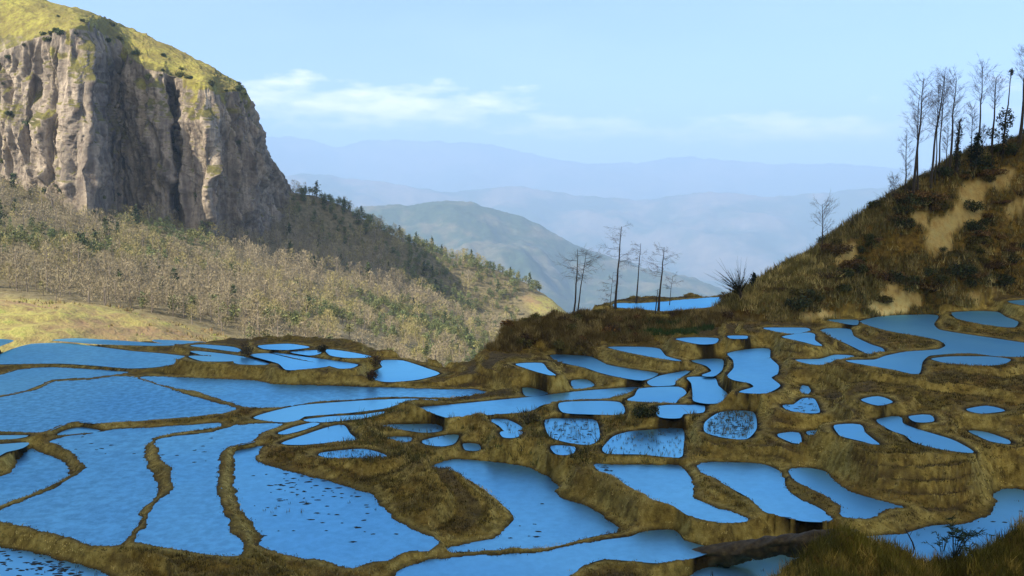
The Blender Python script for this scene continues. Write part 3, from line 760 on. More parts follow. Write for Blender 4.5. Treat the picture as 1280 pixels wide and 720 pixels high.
hillside = structure(mesh_np('hillside', np.stack([GX, GY, GZ], -1), grid_faces(len(gx), len(gy)), M_SLOPE, attrs={'meadow': gm}))

# ------------------------------------------------------------------ the cliff
def interp(x, pts):
    a = np.array(pts, float); return np.interp(x, a[:, 0], a[:, 1])
def cliff():
    nu = 760
    u = np.linspace(0, 1, nu)
    # columns: pixel of the foot, pixel of the rim, plan distance of both
    key = [  # u, foot px, foot py, foot d, rim px, rim py, rim d, crest px, crest py
        (0.00, -170, 185, 505, -170, 70, 520, -170, -70), (0.12, -60, 196, 500, -60, 70, 515, -60, -42), (0.20, 0, 224, 492, 0, 66, 508, 0, -20), (0.245, 36, 242, 486, 36, 50, 502, 40, -6),
        (0.255, 43, 247, 488, 43, 48, 512, 50, -3), (0.268, 52, 252, 486, 52, 45, 512, 60, 0), (0.275, 56, 255, 482, 56, 44, 500, 66, 2), (0.295, 68, 262, 480, 68, 40, 497, 80, 6),
        (0.302, 72, 264, 481, 73, 40, 509, 84, 7), (0.316, 81, 268, 480, 82, 40, 508, 92, 9), (0.323, 86, 270, 474, 87, 38, 492, 97, 11), (0.355, 112, 273, 472, 106, 32, 489, 118, 18),
        (0.365, 122, 274, 480, 112, 32, 502, 124, 20), (0.385, 140, 275, 530, 122, 38, 560, 136, 24), (0.43, 160, 275, 540, 150, 50, 572, 160, 34), (0.47, 185, 272, 530, 166, 74, 552, 180, 42),
        (0.50, 200, 268, 503, 182, 86, 518, 196, 50), (0.53, 214, 264, 502, 205, 90, 514, 216, 58), (0.536, 218, 263, 522, 210, 92, 548, 220, 60), (0.556, 226, 264, 520, 226, 98, 548, 230, 65),
        (0.565, 231, 268, 500, 231, 100, 514, 236, 68), (0.61, 258, 284, 488, 258, 108, 500, 258, 80), (0.63, 268, 290, 490, 266, 112, 502, 266, 85), (0.645, 276, 294, 506, 270, 118, 518, 272, 88),
        (0.68, 296, 300, 515, 284, 116, 521, 284, 95), (0.73, 318, 304, 535, 298, 112, 528, 297, 103), (0.79, 336, 302, 562, 307, 117, 540, 305, 110), (0.86, 354, 296, 600, 309, 119, 560, 308, 115),
        (0.93, 366, 290, 640, 308, 121, 590, 307, 117), (1.00, 374, 290, 690, 300, 122, 640, 299, 117)]
    key = np.array(key, float)
    off = np.where(key[:, 1] < 112, (112 - key[:, 1]) * 0.25, 0); key[:, 3] += off; key[:, 6] += off
    col = [np.interp(u, key[:, 0], key[:, k]) for k in range(1, 9)]
    def soft(a, s):   # rounds the corners of the plan a little
        k = np.exp(-0.5 * (np.arange(-12, 13) / s) ** 2); k /= k.sum()
        return np.convolve(np.pad(a, 12, 'edge'), k, 'valid')
    fpx, fpy, fd, rpx, rpy, rd, cpx, cpy = [soft(a, 2.2) for a in col]
    foot = at(fpx, fpy, fd); rim_raw = at(rpx, rpy, rd)
    gk = np.exp(-0.5 * (np.arange(-60, 61) / 22.0) ** 2); gk /= gk.sum()
    rd_s = np.convolve(np.pad(rd, 60, 'edge'), gk, 'valid'); rd_s = rd_s * (1 - sstep(.62, .75, u)) + rd * sstep(.62, .75, u)
    rim = at(rpx, rpy, rd_s)
    wide = np.exp(-0.5 * (np.arange(-90, 91) / 36.0) ** 2); wide /= wide.sum()
    crestd = np.convolve(np.pad(rd, 90, 'edge'), wide, 'valid') + np.interp(u, [0, .3, .6, .75, 1], [75, 62, 42, 22, 10])
    cr = at(cpx, cpy, crestd)
    back = cr.copy(); back[:, :2] *= 1.0; ext = cr / np.linalg.norm(cr[:, :2], axis=1)[:, None]
    back = cr + ext * 90; back[:, 2] = cr[:, 2] - 14
    back2 = cr + ext * 260; back2[:, 2] = cr[:, 2] - 90
    foot2 = foot.copy(); foot2 += (foot - rim) * 0.18; foot2[:, 2] = foot[:, 2] - 22
    rows = []; kinds = []
    nf = 300
    for t in np.linspace(-0.12, 0, 10, endpoint=False):
        rows.append(foot + (foot - foot2) * (t / 0.12)); kinds.append((0.0, 0.3))
    for t in np.linspace(0, 1, nf):
        # steep in the middle, a talus at the foot, rounded at the rim
        h = t - 0.05 * math.sin(2 * math.pi * t)
        k = t + 0.07 * math.sin(2 * math.pi * t)
        wr = float(sstep(.74, .99, np.array(t))); top_ = rim_raw * (1 - wr) + rim * wr
        p = foot + (top_ - foot) * np.array([h, h, k]); rows.append(p)
        kinds.append((t, min(1, t * 6 + 0.25) * min(1, (1 - t) * 9 + 0.15)))
    nt2 = 120
    for t in np.linspace(0, 1, nt2)[1:]:
        p = rim + (cr - rim) * t; p[:, 2] = rim[:, 2] + (cr[:, 2] - rim[:, 2]) * (t + 0.10 * math.sin(math.pi * t)); rows.append(p); kinds.append((1 + t, 0.12))
    for t in np.linspace(0, 1, 14)[1:]:
        rows.append(cr + (back - cr) * t - np.array([0, 0, 0]) ); kinds.append((2.5, 0.1))
    for t in np.linspace(0, 1, 14)[1:]:
        rows.append(back + (back2 - back) * t); kinds.append((2.5, 0.1))
    V = np.stack(rows, 1)                                   # nu x rows x 3
    tt = np.array([k[0] for k in kinds]); amp = np.array([k[1] for k in kinds])
    # outward direction of the wall in plan
    T = np.gradient(0.5 * (foot + rim)[:, :2], axis=0)
    T = np.stack([soft(soft(T[:, 0], 6), 6), soft(soft(T[:, 1], 6), 6)], 1); T /= np.linalg.norm(T, axis=1)[:, None]
    N = np.stack([T[:, 1], -T[:, 0]], 1)
    s = np.concatenate([[0], np.cumsum(np.linalg.norm(np.diff(0.5 * (foot + rim)[:, :2], axis=0), axis=1))])
    S = s[:, None] + 0 * tt[None]; Z = V[:, :, 2]
    colm = 1 - np.abs(vnoise(S / 9.0 + 0.35 * fbm(S / 20, Z / 18, octaves=2, seed=3), Z / 75.0, seed=101)) * 2
    colf = 1 - np.abs(vnoise(S / 3.4 + .3 * fbm(S / 9, Z / 12, octaves=2, seed=4), Z / 26.0, seed=102)) * 2
    ledge = vnoise(S / 34.0, Z / 14, seed=103)
    rough = fbm(S / 4.2, Z / 10.0, octaves=5, gain=.58, seed=104)
    blocky = np.round(2.5 * vnoise(S / 4.6, Z / 19.0, seed=105)) / 2.5
    cleft = np.minimum(0, np.abs(vnoise(S / 15.0 + .25 * fbm(S / 18, Z / 30, octaves=2, seed=6), Z / 140.0, seed=109)) - .16) / .16
    disp = 3.6 * colm + 2.2 * colf + 0.5 * ledge + 1.5 * rough + 1.3 * blocky + 6.5 * cleft
    fade = np.interp(u, [0, .62, .70, .9, 1], [1, 1, 1.5, 1.2, .6])[:, None]
    disp = disp * amp[None] * fade * np.where(tt[None] > 1, 0.55, 1.0)
    V[:, :, 0] += N[:, 0][:, None] * disp; V[:, :, 1] += N[:, 1][:, None] * disp
    V[:, :, 2] += np.where(tt > 1, 1, 0)[None] * 0.9 * fbm(S / 9, (tt * 60)[None] / 9 + S * 0, octaves=4, seed=106) * np.clip((2.4 - tt) * 3, 0.4, 1)[None]
    wob = 0.10 * fbm(S / 7.0, Z / 9.0, octaves=4, seed=107)
    crown = sstep(0.98, 1.06, tt[None] + 1.7 * wob + 0 * S)
    o = mesh_np('cliff', V.reshape(-1, 3), grid_faces(nu, V.shape[1]), mat_rock(), attrs={'crown': crown.ravel()})
    return structure(o), V, tt
cliff_obj, CLIFF_V, CLIFF_T = cliff()

# ------------------------------------------------------------------ mountains far away, valley floor, the hill behind the camera
def range_mesh(name, crest_px, d, base_z, depth, mat, rough, seed, nu=360, nv=60, scale=0.004):
    a = np.array(crest_px, float)
    px = np.linspace(a[0, 0], a[-1, 0], nu); py = np.interp(px, a[:, 0], a[:, 1])
    k = np.exp(-0.5 * (np.arange(-6, 7) / 2.0) ** 2); k /= k.sum()
    py = np.convolve(np.pad(py, 6, 'edge'), k, 'valid')
    cr = at(px, py, np.full(nu, float(d)))
    rows = []
    tl = np.concatenate([np.linspace(-1, 0, nv), np.linspace(0, 1, nv // 3)[1:]])
    for t in tl:
        p = cr.copy()
        f = 1 + t * depth / d
        p[:, :2] *= f
        hgt = (cr[:, 2] - base_z) * (1 - abs(t)) ** 1.15
        nz = rough * fbm(p[:, 0] * scale, p[:, 1] * scale, octaves=6, seed=seed) * min(1, abs(t) * 5)
        nz = nz + rough * 0.06 * fbm(p[:, 0] * scale * 9, p[:, 1] * scale * 9, octaves=3, seed=seed + 5)
        p[:, 2] = base_z + hgt + nz * (1 - abs(t)) 
        rows.append(p)
    V = np.stack(rows, 1)
    return structure(mesh_np(name, V.reshape(-1, 3), grid_faces(nu, len(tl)), mat))
range_mesh('hills', [(250, 330), (330, 300), (400, 275), (450, 258), (480, 257), (520, 256), (545, 251), (565, 249.5), (590, 253), (620, 262), (655, 271), (690, 290), (715, 305), (760, 322), (800, 335), (870, 351), (900, 362), (940, 376), (1000, 395), (1100, 410)],
           6500, -1095, 3300, mat_far('far_woods_and_fields', (0.05, 0.075, 0.04), (0.12, 0.115, 0.07), 0.004, 0.54), 150, 201, nv=110, scale=0.0016)
range_mesh('mountains', [(-500, 170), (-100, 178), (200, 175), (330, 171), (370, 172), (400, 177), (425, 186), (452, 176), (500, 174), (560, 178), (605, 179), (640, 186), (690, 199), (740, 205), (800, 203), (850, 196), (900, 199), (960, 204), (1040, 205), (1110, 208), (1200, 216), (1300, 208), (1500, 190), (1800, 184)],
           26000, -2200, 9000, mat_far('far_mountain_woods', (0.05, 0.07, 0.05), (0.12, 0.11, 0.09), 0.0005), 600, 211, nu=700, scale=0.00037)
range_mesh('mountains', [(-500, 205), (100, 222), (300, 226), (380, 216), (470, 226), (560, 240), (640, 232), (720, 244), (800, 250), (880, 240), (980, 246), (1080, 236), (1200, 226), (1500, 222), (1800, 210)],
           16000, -1900, 6500, mat_far('mid_mountain_woods', (0.05, 0.07, 0.045), (0.16, 0.13, 0.10), 0.0008), 340, 221, nu=600, scale=0.0006)
gv = np.array([(-30000, -480, -1150), (30000, -480, -1150), (30000, 36500, -1150), (-30000, 36500, -1150)], float)
structure(mesh_np('ground', gv, [[0, 1, 2, 3]], mat_far('valley_floor', (0.06, 0.07, 0.035), (0.2, 0.16, 0.1), 0.004)))

def shading_hill():
    """the mountain the terraces lie on rises behind the photographer and keeps the low sun off them"""
    h = np.array([math.sin(SUN_AZ), math.cos(SUN_AZ)]); p = np.array([math.cos(SUN_AZ), -math.sin(SUN_AZ)])
    D0 = 150.0; tn = math.tan(SUN_EL)
    qk = np.array([-200, -160, -140, -128, -122, -118, -108, -98, -90, -80, -68, -50, 0, 100, 300])
    sk = np.array([-190, -110, -40, -5, 15, 28, 44, 82, 92, 108, 142, 162, 168, 168, 120])
    q = np.linspace(-200, 300, 300)
    s = np.interp(q, qk, sk)
    k = np.exp(-0.5 * (np.arange(-6, 7) / 2.5) ** 2); k /= k.sum(); s = np.convolve(np.pad(s, 6, 'edge'), k, 'valid')
    zt = np.interp(q, [-200, -118, -98, -85, -68, 300], [-18, -17, -13, -8, 13, 18])
    top = zt + (D0 + s) * tn + 1.2 * fbm(q / 12, q * 0, octaves=4, seed=301)
    rows = []
    for t in np.concatenate([np.linspace(-1, 0, 40), np.linspace(0, 1, 40)[1:]]):
        w = np.where(t > 0, 112.0, 300.0)
        x = -h[0] * D0 + p[0] * q + h[0] * t * w; y = -h[1] * D0 + p[1] * q + h[1] * t * w
        z = -32 + (top + 32) * (1 - abs(t)) ** 1.2
        z = z + 3.0 * fbm(x / 30, y / 30, octaves=4, seed=302) * min(1, abs(t) * 4)
        rows.append(np.stack([x, y, z], -1))
    V = np.stack(rows, 1)
    structure(mesh_np('hill', V.reshape(-1, 3), grid_faces(len(q), V.shape[1]), M_EARTH, attrs={'scrub': np.full(V.shape[0] * V.shape[1], .7)}))
shading_hill()

# ---- the dark, smooth mud bunds between the nearest paddies
def mud_bund(path):
    a = np.array(path, float); t = np.linspace(0, len(a) - 1, 40 * (len(a) - 1)); k = np.arange(len(a))
    q = [np.interp(t, k, a[:, c]) for c in range(4)]
    ker = np.exp(-0.5 * (np.arange(-30, 31) / 12.0) ** 2); ker /= ker.sum()
    q = [np.convolve(np.pad(v, 30, 'edge'), ker, 'valid') for v in q]
    P = at(q[0], q[1], q[2]); R = q[3]
    T = np.gradient(P, axis=0); T /= np.linalg.norm(T, axis=1)[:, None]
    B = np.cross(T, [0, 0, 1.0]); B /= np.linalg.norm(B, axis=1)[:, None]
    rows = []
    for w in np.linspace(0, 2 * math.pi, 28, endpoint=True):
        n = 1 + .28 * fbm(P[:, 0] * 1.4 + math.cos(w), P[:, 1] * 1.4 + math.sin(w), np.full(len(P), math.sin(w) * 1.3), octaves=4, seed=401)
        rows.append(P + B * (1.35 * math.cos(w) * R * n)[:, None] + np.array([0, 0, 1.0]) * (math.sin(w) * R * n * (1.0 if math.sin(w) > 0 else 1.8))[:, None])
    V = np.stack(rows, 1)
    m, nt, bs = new_mat('dark_mud'); g = NG(nt); p = g.pos(); n2 = g.noise(p, 2.6, 6, .65)
    g.put(bs.inputs['Base Color'], g.ramp(n2, [(0.3, (0.03, 0.023, 0.013)), (0.55, (0.07, 0.052, 0.026)), (0.75, (0.15, 0.11, 0.045))])); bs.inputs['Roughness'].default_value = .7
    g.put(bs.inputs['Normal'], g.bump(n2, .7, .12))
    structure(mesh_np('earth_bank', V.reshape(-1, 3), grid_faces(len(P), V.shape[1]), m))
mud_bund([(560, 752, 45.6, .28), (640, 735, 46, .30), (700, 725, 46.5, .32), (740, 717, 47, .34), (800, 708, 47.3, .36), (860, 696, 47.5, .36), (930, 686, 47.3, .40), (1000, 676, 47, .42), (1040, 672, 46.6, .40), (1075, 672, 46, .35)])

# ------------------------------------------------------------------ the air: haze that turns the far ranges blue
def make_haze():
    x0, x1, y0, y1, z0, z1 = -30500., 30500., -520., 37000., -3400., 2350.
    V = [(x, y, z) for x in (x0, x1) for y in (y0, y1) for z in (z0, z1)]
    Fc = [(0, 1, 3, 2), (4, 6, 7, 5), (0, 4, 5, 1), (2, 3, 7, 6), (0, 2, 6, 4), (1, 5, 7, 3)]
    m = bpy.data.materials.new('haze'); m.use_nodes = True
    nt = m.node_tree; nt.nodes.clear()
    out = nt.nodes.new('ShaderNodeOutputMaterial'); v = nt.nodes.new('ShaderNodeVolumePrincipled')
    v.inputs['Color'].default_value = (0.41, 0.60, 0.85, 1)
    v.inputs['Density'].default_value = 0.98e-4
    v.inputs['Anisotropy'].default_value = 0.0
    nt.links.new(v.outputs[0], out.inputs['Volume'])
    o = mesh_np('haze', V, Fc, m, smooth=False)
    o['kind'] = 'stuff'
make_haze()

# ------------------------------------------------------------------ plants
rng = np.random.default_rng(7)
TZ2 = TZ.reshape(nT, nR)
def col_of(az): return int(np.clip(round((az - th[0]) / (th[1] - th[0])), 0, nT - 1))
def ground_z(x, y):
    x = np.asarray(x, float); y = np.asarray(y, float)
    i = np.clip(np.round((np.arctan2(x, y) - th[0]) / (th[1] - th[0])).astype(int), 0, nT - 1)
    j = np.clip(np.round(np.log(np.hypot(x, y) / rr[0]) / math.log(rr[1] / rr[0])).astype(int), 0, nR - 1)
    return TZ2[i, j]
def hit(px, py):
    """the first piece of terraced ground seen at a pixel"""
    for k in range(40):
        r = ray(px, py + k); c = col_of(math.atan2(r[0], r[1]))
        w = np.nonzero(TZ2[c] >= rr * r[2])[0]
        if len(w) and w[0] > 0:
            d = rr[w[0]]; return np.array([r[0] * d, r[1] * d, TZ2[c, w[0]]])
    return None

class Soup:
    """collects tubes, blades and leaves as one triangle mesh with a colour per vertex"""
    def __init__(s): s.V = []; s.F = []; s.T = []; s.n = 0
    def add(s, V, Fa, tint):
        V = np.asarray(V, float); s.V.append(V); s.F.append(np.asarray(Fa, int) + s.n); s.n += len(V)
        t = np.asarray(tint, float); s.T.append(np.broadcast_to(t, (len(V), 3)) if t.ndim == 1 else t)
    def tube(s, P, R, tint, k=5):
        P = np.asarray(P, float); n = len(P); V = []
        for i in range(n):
            d = P[min(i + 1, n - 1)] - P[max(i - 1, 0)]; d /= np.linalg.norm(d) + 1e-9
            a = np.cross(d, [0.31, 0.77, 0.55]); a /= np.linalg.norm(a) + 1e-9; b = np.cross(d, a)
            for q in range(k):
                t = 2 * math.pi * q / k; V.append(P[i] + R[i] * (math.cos(t) * a + math.sin(t) * b))
        Fa = []
        for i in range(n - 1):
            for q in range(k):
                a, b = i * k + q, i * k + (q + 1) % k
                Fa += [(a, b, b + k), (a, b + k, a + k)]
        s.add(V, Fa, tint)
    def blade(s, p, d, w, tint):
        d = np.asarray(d, float); a = np.cross(d, rng.normal(size=3)); a /= np.linalg.norm(a) + 1e-9
        s.add([p - a * w / 2, p + a * w / 2, p + d], [(0, 1, 2)], tint)
    def leaves(s, P, size, tint):
        """many small leaf-sized triangles at points P"""
        n = len(P); a = rng.normal(size=(n, 3)); b = rng.normal(size=(n, 3))
        a /= np.linalg.norm(a, axis=1)[:, None]; b -= a * (a * b).sum(1)[:, None]; b /= np.linalg.norm(b, axis=1)[:, None]
        sz = (np.asarray(size) * rng.uniform(.6, 1.4, n))[:, None]
        V = np.stack([P - a * sz * .5, P + a * sz * .5, P + b * sz], 1).reshape(-1, 3)
        t = np.asarray(tint, float); t = np.broadcast_to(t, (n, 3)) * rng.uniform(.6, 1.35, (n, 1))
        s.add(V, np.arange(3 * n).reshape(n, 3), np.repeat(t, 3, 0))
    def data(s): return np.concatenate(s.V), np.concatenate(s.F), np.concatenate(s.T)
    def build(s, name, mat, parent=None):
        V, Fa, T = s.data(); return mesh_np(name, V, Fa, mat, parent, smooth=False, attrs={'tint': T})

def mat_tint(name, rough=0.9):
    m, nt, bs = new_mat(name); g = NG(nt)
    g.put(bs.inputs['Base Color'], g.attr('tint')['Color']); bs.inputs['Roughness'].default_value = rough
    return m
M_BARK = mat_simple('bark', (0.035, 0.028, 0.020), (0.085, 0.068, 0.048), 6.0)
M_TWIG = mat_tint('twigs'); M_LEAF = mat_tint('leaves', 0.7); M_GRASS = mat_tint('grass_blades', 0.85)

def copy_tree(o, parent=None):
    c = o.copy(); C.objects.link(c)
    if parent is not None: c.parent = parent
    for ch in o.children: copy_tree(ch, c)
    return c

# ---- tall bare trees, each its own: trunk, branches (and ivy where the photograph shows it)
def bare_tree(base, H, lean, label, seed, style='tall', r0=None, crown_from=0.5, twin=False, clumps=(), group=None, branch_len=0.13, nb=34, name='bare_tree'):
    global rng
    rng = np.random.default_rng(seed)
    root = empty(name, tuple(base)); tag(root, label, 'tree', group)
    r0 = r0 or 0.012 * H + 0.03
    def trunk_line(H, lean, ox):
        n = 9; t = np.linspace(0, 1, n)
        wob = np.cumsum(rng.normal(0, 0.012 * H, (n, 2)), 0) * t[:, None] ** .5 * .6
        return np.stack([ox + lean * t + wob[:, 0] - wob[0, 0], wob[:, 1] - wob[0, 1], -0.4 + (H + .4) * t], 1)
    tk = Soup(); br = Soup(); lines = []
    for q in range(2 if twin else 1):
        P = trunk_line(H * (1 - .06 * q), lean + .35 * q, q * 0.45)
        R = r0 * (1 - 0.80 * np.linspace(0, 1, 9) ** 0.9) * (1 - .2 * q); R[0] *= 1.35
        tk.tube(P, R, (0.05, 0.04, 0.03), 7); lines.append((P, R))
    for P, R in lines:
        for b in range(nb):
            t = crown_from + (1 - crown_from) * (b + rng.uniform(0, 1)) / nb * 0.99
            i = min(int(t * 8), 7); f = t * 8 - i
            p = P[i] * (1 - f) + P[i + 1] * f
            a = rng.uniform(0, 2 * math.pi)
            L = H * branch_len * rng.uniform(.55, 1.25) * (1.15 - 0.6 * abs((t - crown_from) / (1 - crown_from) - .45))
            up = rng.uniform(.45, 1.1) if style == 'tall' else rng.uniform(-0.05, .28)
            if style == 'fan': up = rng.uniform(.7, 1.6)
            d = np.array([math.cos(a), math.sin(a), up]); d /= np.linalg.norm(d)
            bend = np.array([0, 0, .25 if style == 'tall' else .08]) * L
            Q = [p, p + d * L * .5 + rng.normal(0, .04 * L, 3), p + d * L + bend]
            br.tube(Q, [max(.016, R[i] * .28), .014, .005], (0.075, 0.062, 0.05), 4)
            for w in range(7):
                s = rng.uniform(.25, 1); j = 0 if s < .5 else 1
                o = Q[j] + (Q[j + 1] - Q[j]) * ((s - .5 * j) * 2)
                e = d + rng.normal(0, .55, 3); e[2] += .25 if style == 'tall' else .05
                e = e / np.linalg.norm(e) * L * rng.uniform(.25, .55)
                br.tube([o, o + e * .55 + rng.normal(0, .03 * L, 3), o + e], [.009, .006, .003], (0.11, 0.09, 0.075), 3)
                for v in range(7):
                    e2 = (e / np.linalg.norm(e) + rng.normal(0, .6, 3)) * L * rng.uniform(.12, .25)
                    br.blade(o + e * rng.uniform(.3, .9), e2, .012, (0.13, 0.105, 0.09))
    tk.build('trunk', M_BARK, root); br.build('branches', M_TWIG, root)
    if clumps:
        lf = Soup()
        for (h, rad, hh, ncl) in clumps:
            t = np.clip(h / H, 0, .999) * 8; i = int(t); p = lines[0][0][i] + (lines[0][0][i + 1] - lines[0][0][i]) * (t - i)
            q = rng.normal(size=(ncl, 3)); q /= np.linalg.norm(q, axis=1)[:, None]; q *= rng.uniform(.2, 1, (ncl, 1)) ** .5
            lf.leaves(p + q * np.array([rad, rad, hh]), .22, (0.035, 0.045, 0.018))
        lf.build('foliage', M_LEAF, root)
    return root

def size_from_px(base, top_px):
    d = math.hypot(base[0], base[1]); r = ray(top_px[0], top_px[1])
    top = r * d; H = top[2] - base[2]
    lateral = (top[0] - base[0]) * math.cos(math.atan2(base[0], base[1])) - (top[1] - base[1]) * math.sin(math.atan2(base[0], base[1]))
    return H, lateral

ROW = 'bare trees in a row along the hill crest'
for k, (b, t, label, kw) in enumerate((
    ((1131, 249), (1134, 167), 'short bare tree with drooping side branches, lowest on the hill crest row', dict(crown_from=.3, r0=.13)),
    ((1141, 246), (1153, 98), 'tall bare tree leaning right, first tall one of the crest row', dict(r0=.22)),
    ((1147, 243), (1155, 118), 'thin bare tree close beside the first tall one of the crest row', dict(r0=.15)),
    ((1163, 233), (1178, 92), 'tallest bare tree of the close clump on the hill crest', dict(r0=.19)),
    ((1168, 230), (1176, 112), 'slim bare tree just behind the tallest one of the close clump', dict(r0=.12)),
    ((1174, 226), (1182, 96), 'bare tree with a bushy top in the middle of the close clump', dict(r0=.14, nb=34)),
    ((1182, 223), (1184, 160), 'half height thin bare tree between the tall ones of the close clump', dict(r0=.10)),
    ((1186, 221), (1193, 97), 'straight tall bare tree with wide top, last of the close clump', dict(r0=.20, branch_len=.15)),
    ((1195, 218), (1200, 150), 'stout shorter dark tree wrapped in ivy at the end of the close clump', dict(r0=.30, clumps=((3, .5, 2.6, 260), (6, .4, 1.6, 120)), crown_from=.55)),
    ((1213, 212), (1218, 132), 'thin bare tree rising beside the dark evergreen on the hill crest', dict(r0=.10)),
    ((1220, 204), (1227, 84), 'very tall slender bare tree rising above the dark evergreen', dict(r0=.17, crown_from=.6)),
    ((1239, 197), (1243, 97), 'bare tree with leafy clumps low on its trunk, beside the topknot tree', dict(r0=.19, crown_from=.6, clumps=((3.4, .9, .8, 160),))),
    ((1253, 193), (1262, 90), 'tall tree with a leafy middle and a small leafy topknot', dict(r0=.18, crown_from=.85, nb=8, branch_len=.05, clumps=((5.2, 1.15, 1.6, 420), (3, .5, 2.2, 160), (12.6, .35, .5, 60)))),
    ((1274, 180), (1282, 64), 'thick dark bare tree highest on the hill, at the frame edge', dict(r0=.26, crown_from=.6)),
    ((1228, 203), (1230, 158), 'small thin bare sapling left of the tree with low leafy clumps', dict(r0=.08)),
    ((1120, 254), (1117, 222), 'tiny twiggy sapling below the lowest tree of the crest row', dict(r0=.05, crown_from=.2, style='fan', branch_len=.3)),
    ((1247, 197), (1249, 165), 'short twiggy sapling beneath the topknot tree', dict(r0=.07, crown_from=.25)))):
    p = hit(b[0], b[1] + 2); H, lean = size_from_px(p, t)
    bare_tree(p, H, lean, label, 400 + k, group=ROW, **kw)

MID = 'bare trees on the brown mound'
for k, (b, t, label, kw) in enumerate((
    ((717, 391), (723, 311), 'twin trunked bare tree with the widest twiggy crown on the mound', dict(twin=True, crown_from=.55, branch_len=.30, nb=16, r0=.13)),
    ((769, 386), (776, 283), 'tallest bare tree on the mound, with layered flat branches', dict(r0=.17, crown_from=.5, branch_len=.20, nb=18)),
    ((795, 379), (802, 304), 'slim bare tree with a pointed top behind the tallest mound tree', dict(r0=.12, crown_from=.55, branch_len=.20, nb=13)),
    ((823, 388), (829, 309), 'bare tree with dark trunk and flat top beside the far pond', dict(r0=.16, crown_from=.55, branch_len=.22, nb=18)),
    ((836, 384), (840, 345), 'small thin bare tree standing before the far pond water', dict(r0=.07, crown_from=.6, branch_len=.30, nb=9)),
    ((819, 391), (821, 361), 'broken stump like young tree at the foot of the flat topped tree', dict(r0=.10, crown_from=.5, branch_len=.10, nb=16)),
    ((762, 384), (766, 340), 'pale low twiggy sapling beside the tallest mound tree', dict(r0=.05, crown_from=.15, branch_len=.26, nb=15)))):
    p = hit(b[0], b[1] + 1); H, lean = size_from_px(p, t)
    bare_tree(p, H, lean, label, 500 + k, style='flat', group=MID, **kw)
p = hit(1027, 318); H, lean = size_from_px(p, (1028, 255))
bare_tree(p, H, lean, 'lone small bare tree halfway up the hill edge against the sky', 520, r0=.13, crown_from=.45, branch_len=.26, nb=22)

def fan_shrub():
    global rng
    rng = np.random.default_rng(530)
    p = hit(928, 379); root = empty('spiky_shrub', tuple(p)); tag(root, 'dark spiky shrub fanning out to the left at the hill foot by the far pond', 'shrub')
    st = Soup(); lf = Soup()
    st.tube([(0, 0, -.3), (-.2, 0, .8), (-.5, 0, 1.7)], [.22, .2, .14], (.04, .03, .02), 7)
    for k in range(46):
        a = rng.uniform(-.75, 1.15); d = np.array([-math.sin(a) - .15, rng.normal(0, .35), math.cos(a)]); L = rng.uniform(1.6, 4.6) if k % 3 else rng.uniform(1.5, 2.4)
        o = np.array([-.2, 0, .7]) + np.array([-.3, 0, .9]) * rng.uniform(0, 1)
        e = o + d * L
        lf.tube([o, o + d * L * .5 + rng.normal(0, .08, 3), e], [.035, .02, .006], (.04, .035, .02), 3)
        for v in range(9):
            q = o + d * L * rng.uniform(.1, .65)
            lf.blade(q, (d + rng.normal(0, .35, 3)) * rng.uniform(.35, .8), .06, np.array((.045, .045, .02)) * rng.uniform(.5, 1.4))
    st.build('stem', M_BARK, root); lf.build('fronds', M_TWIG, root)
fan_shrub()

def conifer(base, H, label, seed, wide=.26, name='evergreen_tree', tint=(.022, .032, .016), group=None):
    global rng
    rng = np.random.default_rng(seed)
    root = empty(name, tuple(base)); tag(root, label, 'tree', group)
    tk = Soup(); lf = Soup()
    tk.tube([(0, 0, -.4), (.02 * H, 0, H * .5), (.03 * H, 0, H * .95)], [.035 * H, .022 * H, .006 * H], (.04, .03, .02), 6)
    for k in range(int(24)):
        t = .12 + .86 * k / 24; n = 38
        r = wide * H * (1 - t) ** .8 * rng.uniform(.55, 1.15) + .15
        a = rng.uniform(0, 2 * math.pi); c = np.array([.03 * H * t + .4 * r * math.cos(a), .4 * r * math.sin(a), t * H])
        q = rng.normal(size=(n, 3)) * np.array([r * .5, r * .5, H * .035])
        lf.leaves(c + q, .05 * H ** .7 + .06, tint)
    tk.build('trunk', M_BARK, root); lf.build('crown', M_LEAF, root)
p = hit(1219, 214); conifer(p, size_from_px(p, (1221, 166))[0], 'dark bushy evergreen tree standing among the bare trunks on the crest', 541, .34)
p = hit(941, 362); conifer(p, size_from_px(p, (942, 341))[0], 'tiny dark conifer alone on the low end of the hill crest', 542, .26)

# ---- grass, stubble, floating weeds: nobody could count these
def blades_mesh(name, P, H, tint, per, spread, width, lean, kind='stuff'):
    """tufts of blades at points P, heights H"""
    n = len(P); r = np.random.default_rng(len(P))
    Q = np.repeat(P, per, 0) + np.concatenate([r.normal(0, spread, (n * per, 2)), np.zeros((n * per, 1))], 1)
    h = np.repeat(H, per) * r.uniform(.5, 1.25, n * per)
    a = r.uniform(0, 2 * math.pi, n * per); l = np.abs(r.normal(0, lean, n * per))
    top = Q + np.stack([np.cos(a) * l * h, np.sin(a) * l * h, h], 1)
    b = r.uniform(0, 2 * math.pi, n * per); w = width * r.uniform(.6, 1.5, n * per) / 2
    s = np.stack([np.cos(b) * w, np.sin(b) * w, -0.03 + 0 * w], 1); s2 = s.copy(); s2[:, :2] *= -1
    V = np.stack([Q + s, Q + s2, top], 1).reshape(-1, 3)
    T = np.repeat(np.repeat(tint, per, 0) * r.uniform(.65, 1.35, (n * per, 1)), 3, 0)
    o = mesh_np(name, V, np.arange(3 * n * per).reshape(-1, 3), M_GRASS, smooth=False, attrs={'tint': T})
    o['kind'] = kind
    return o

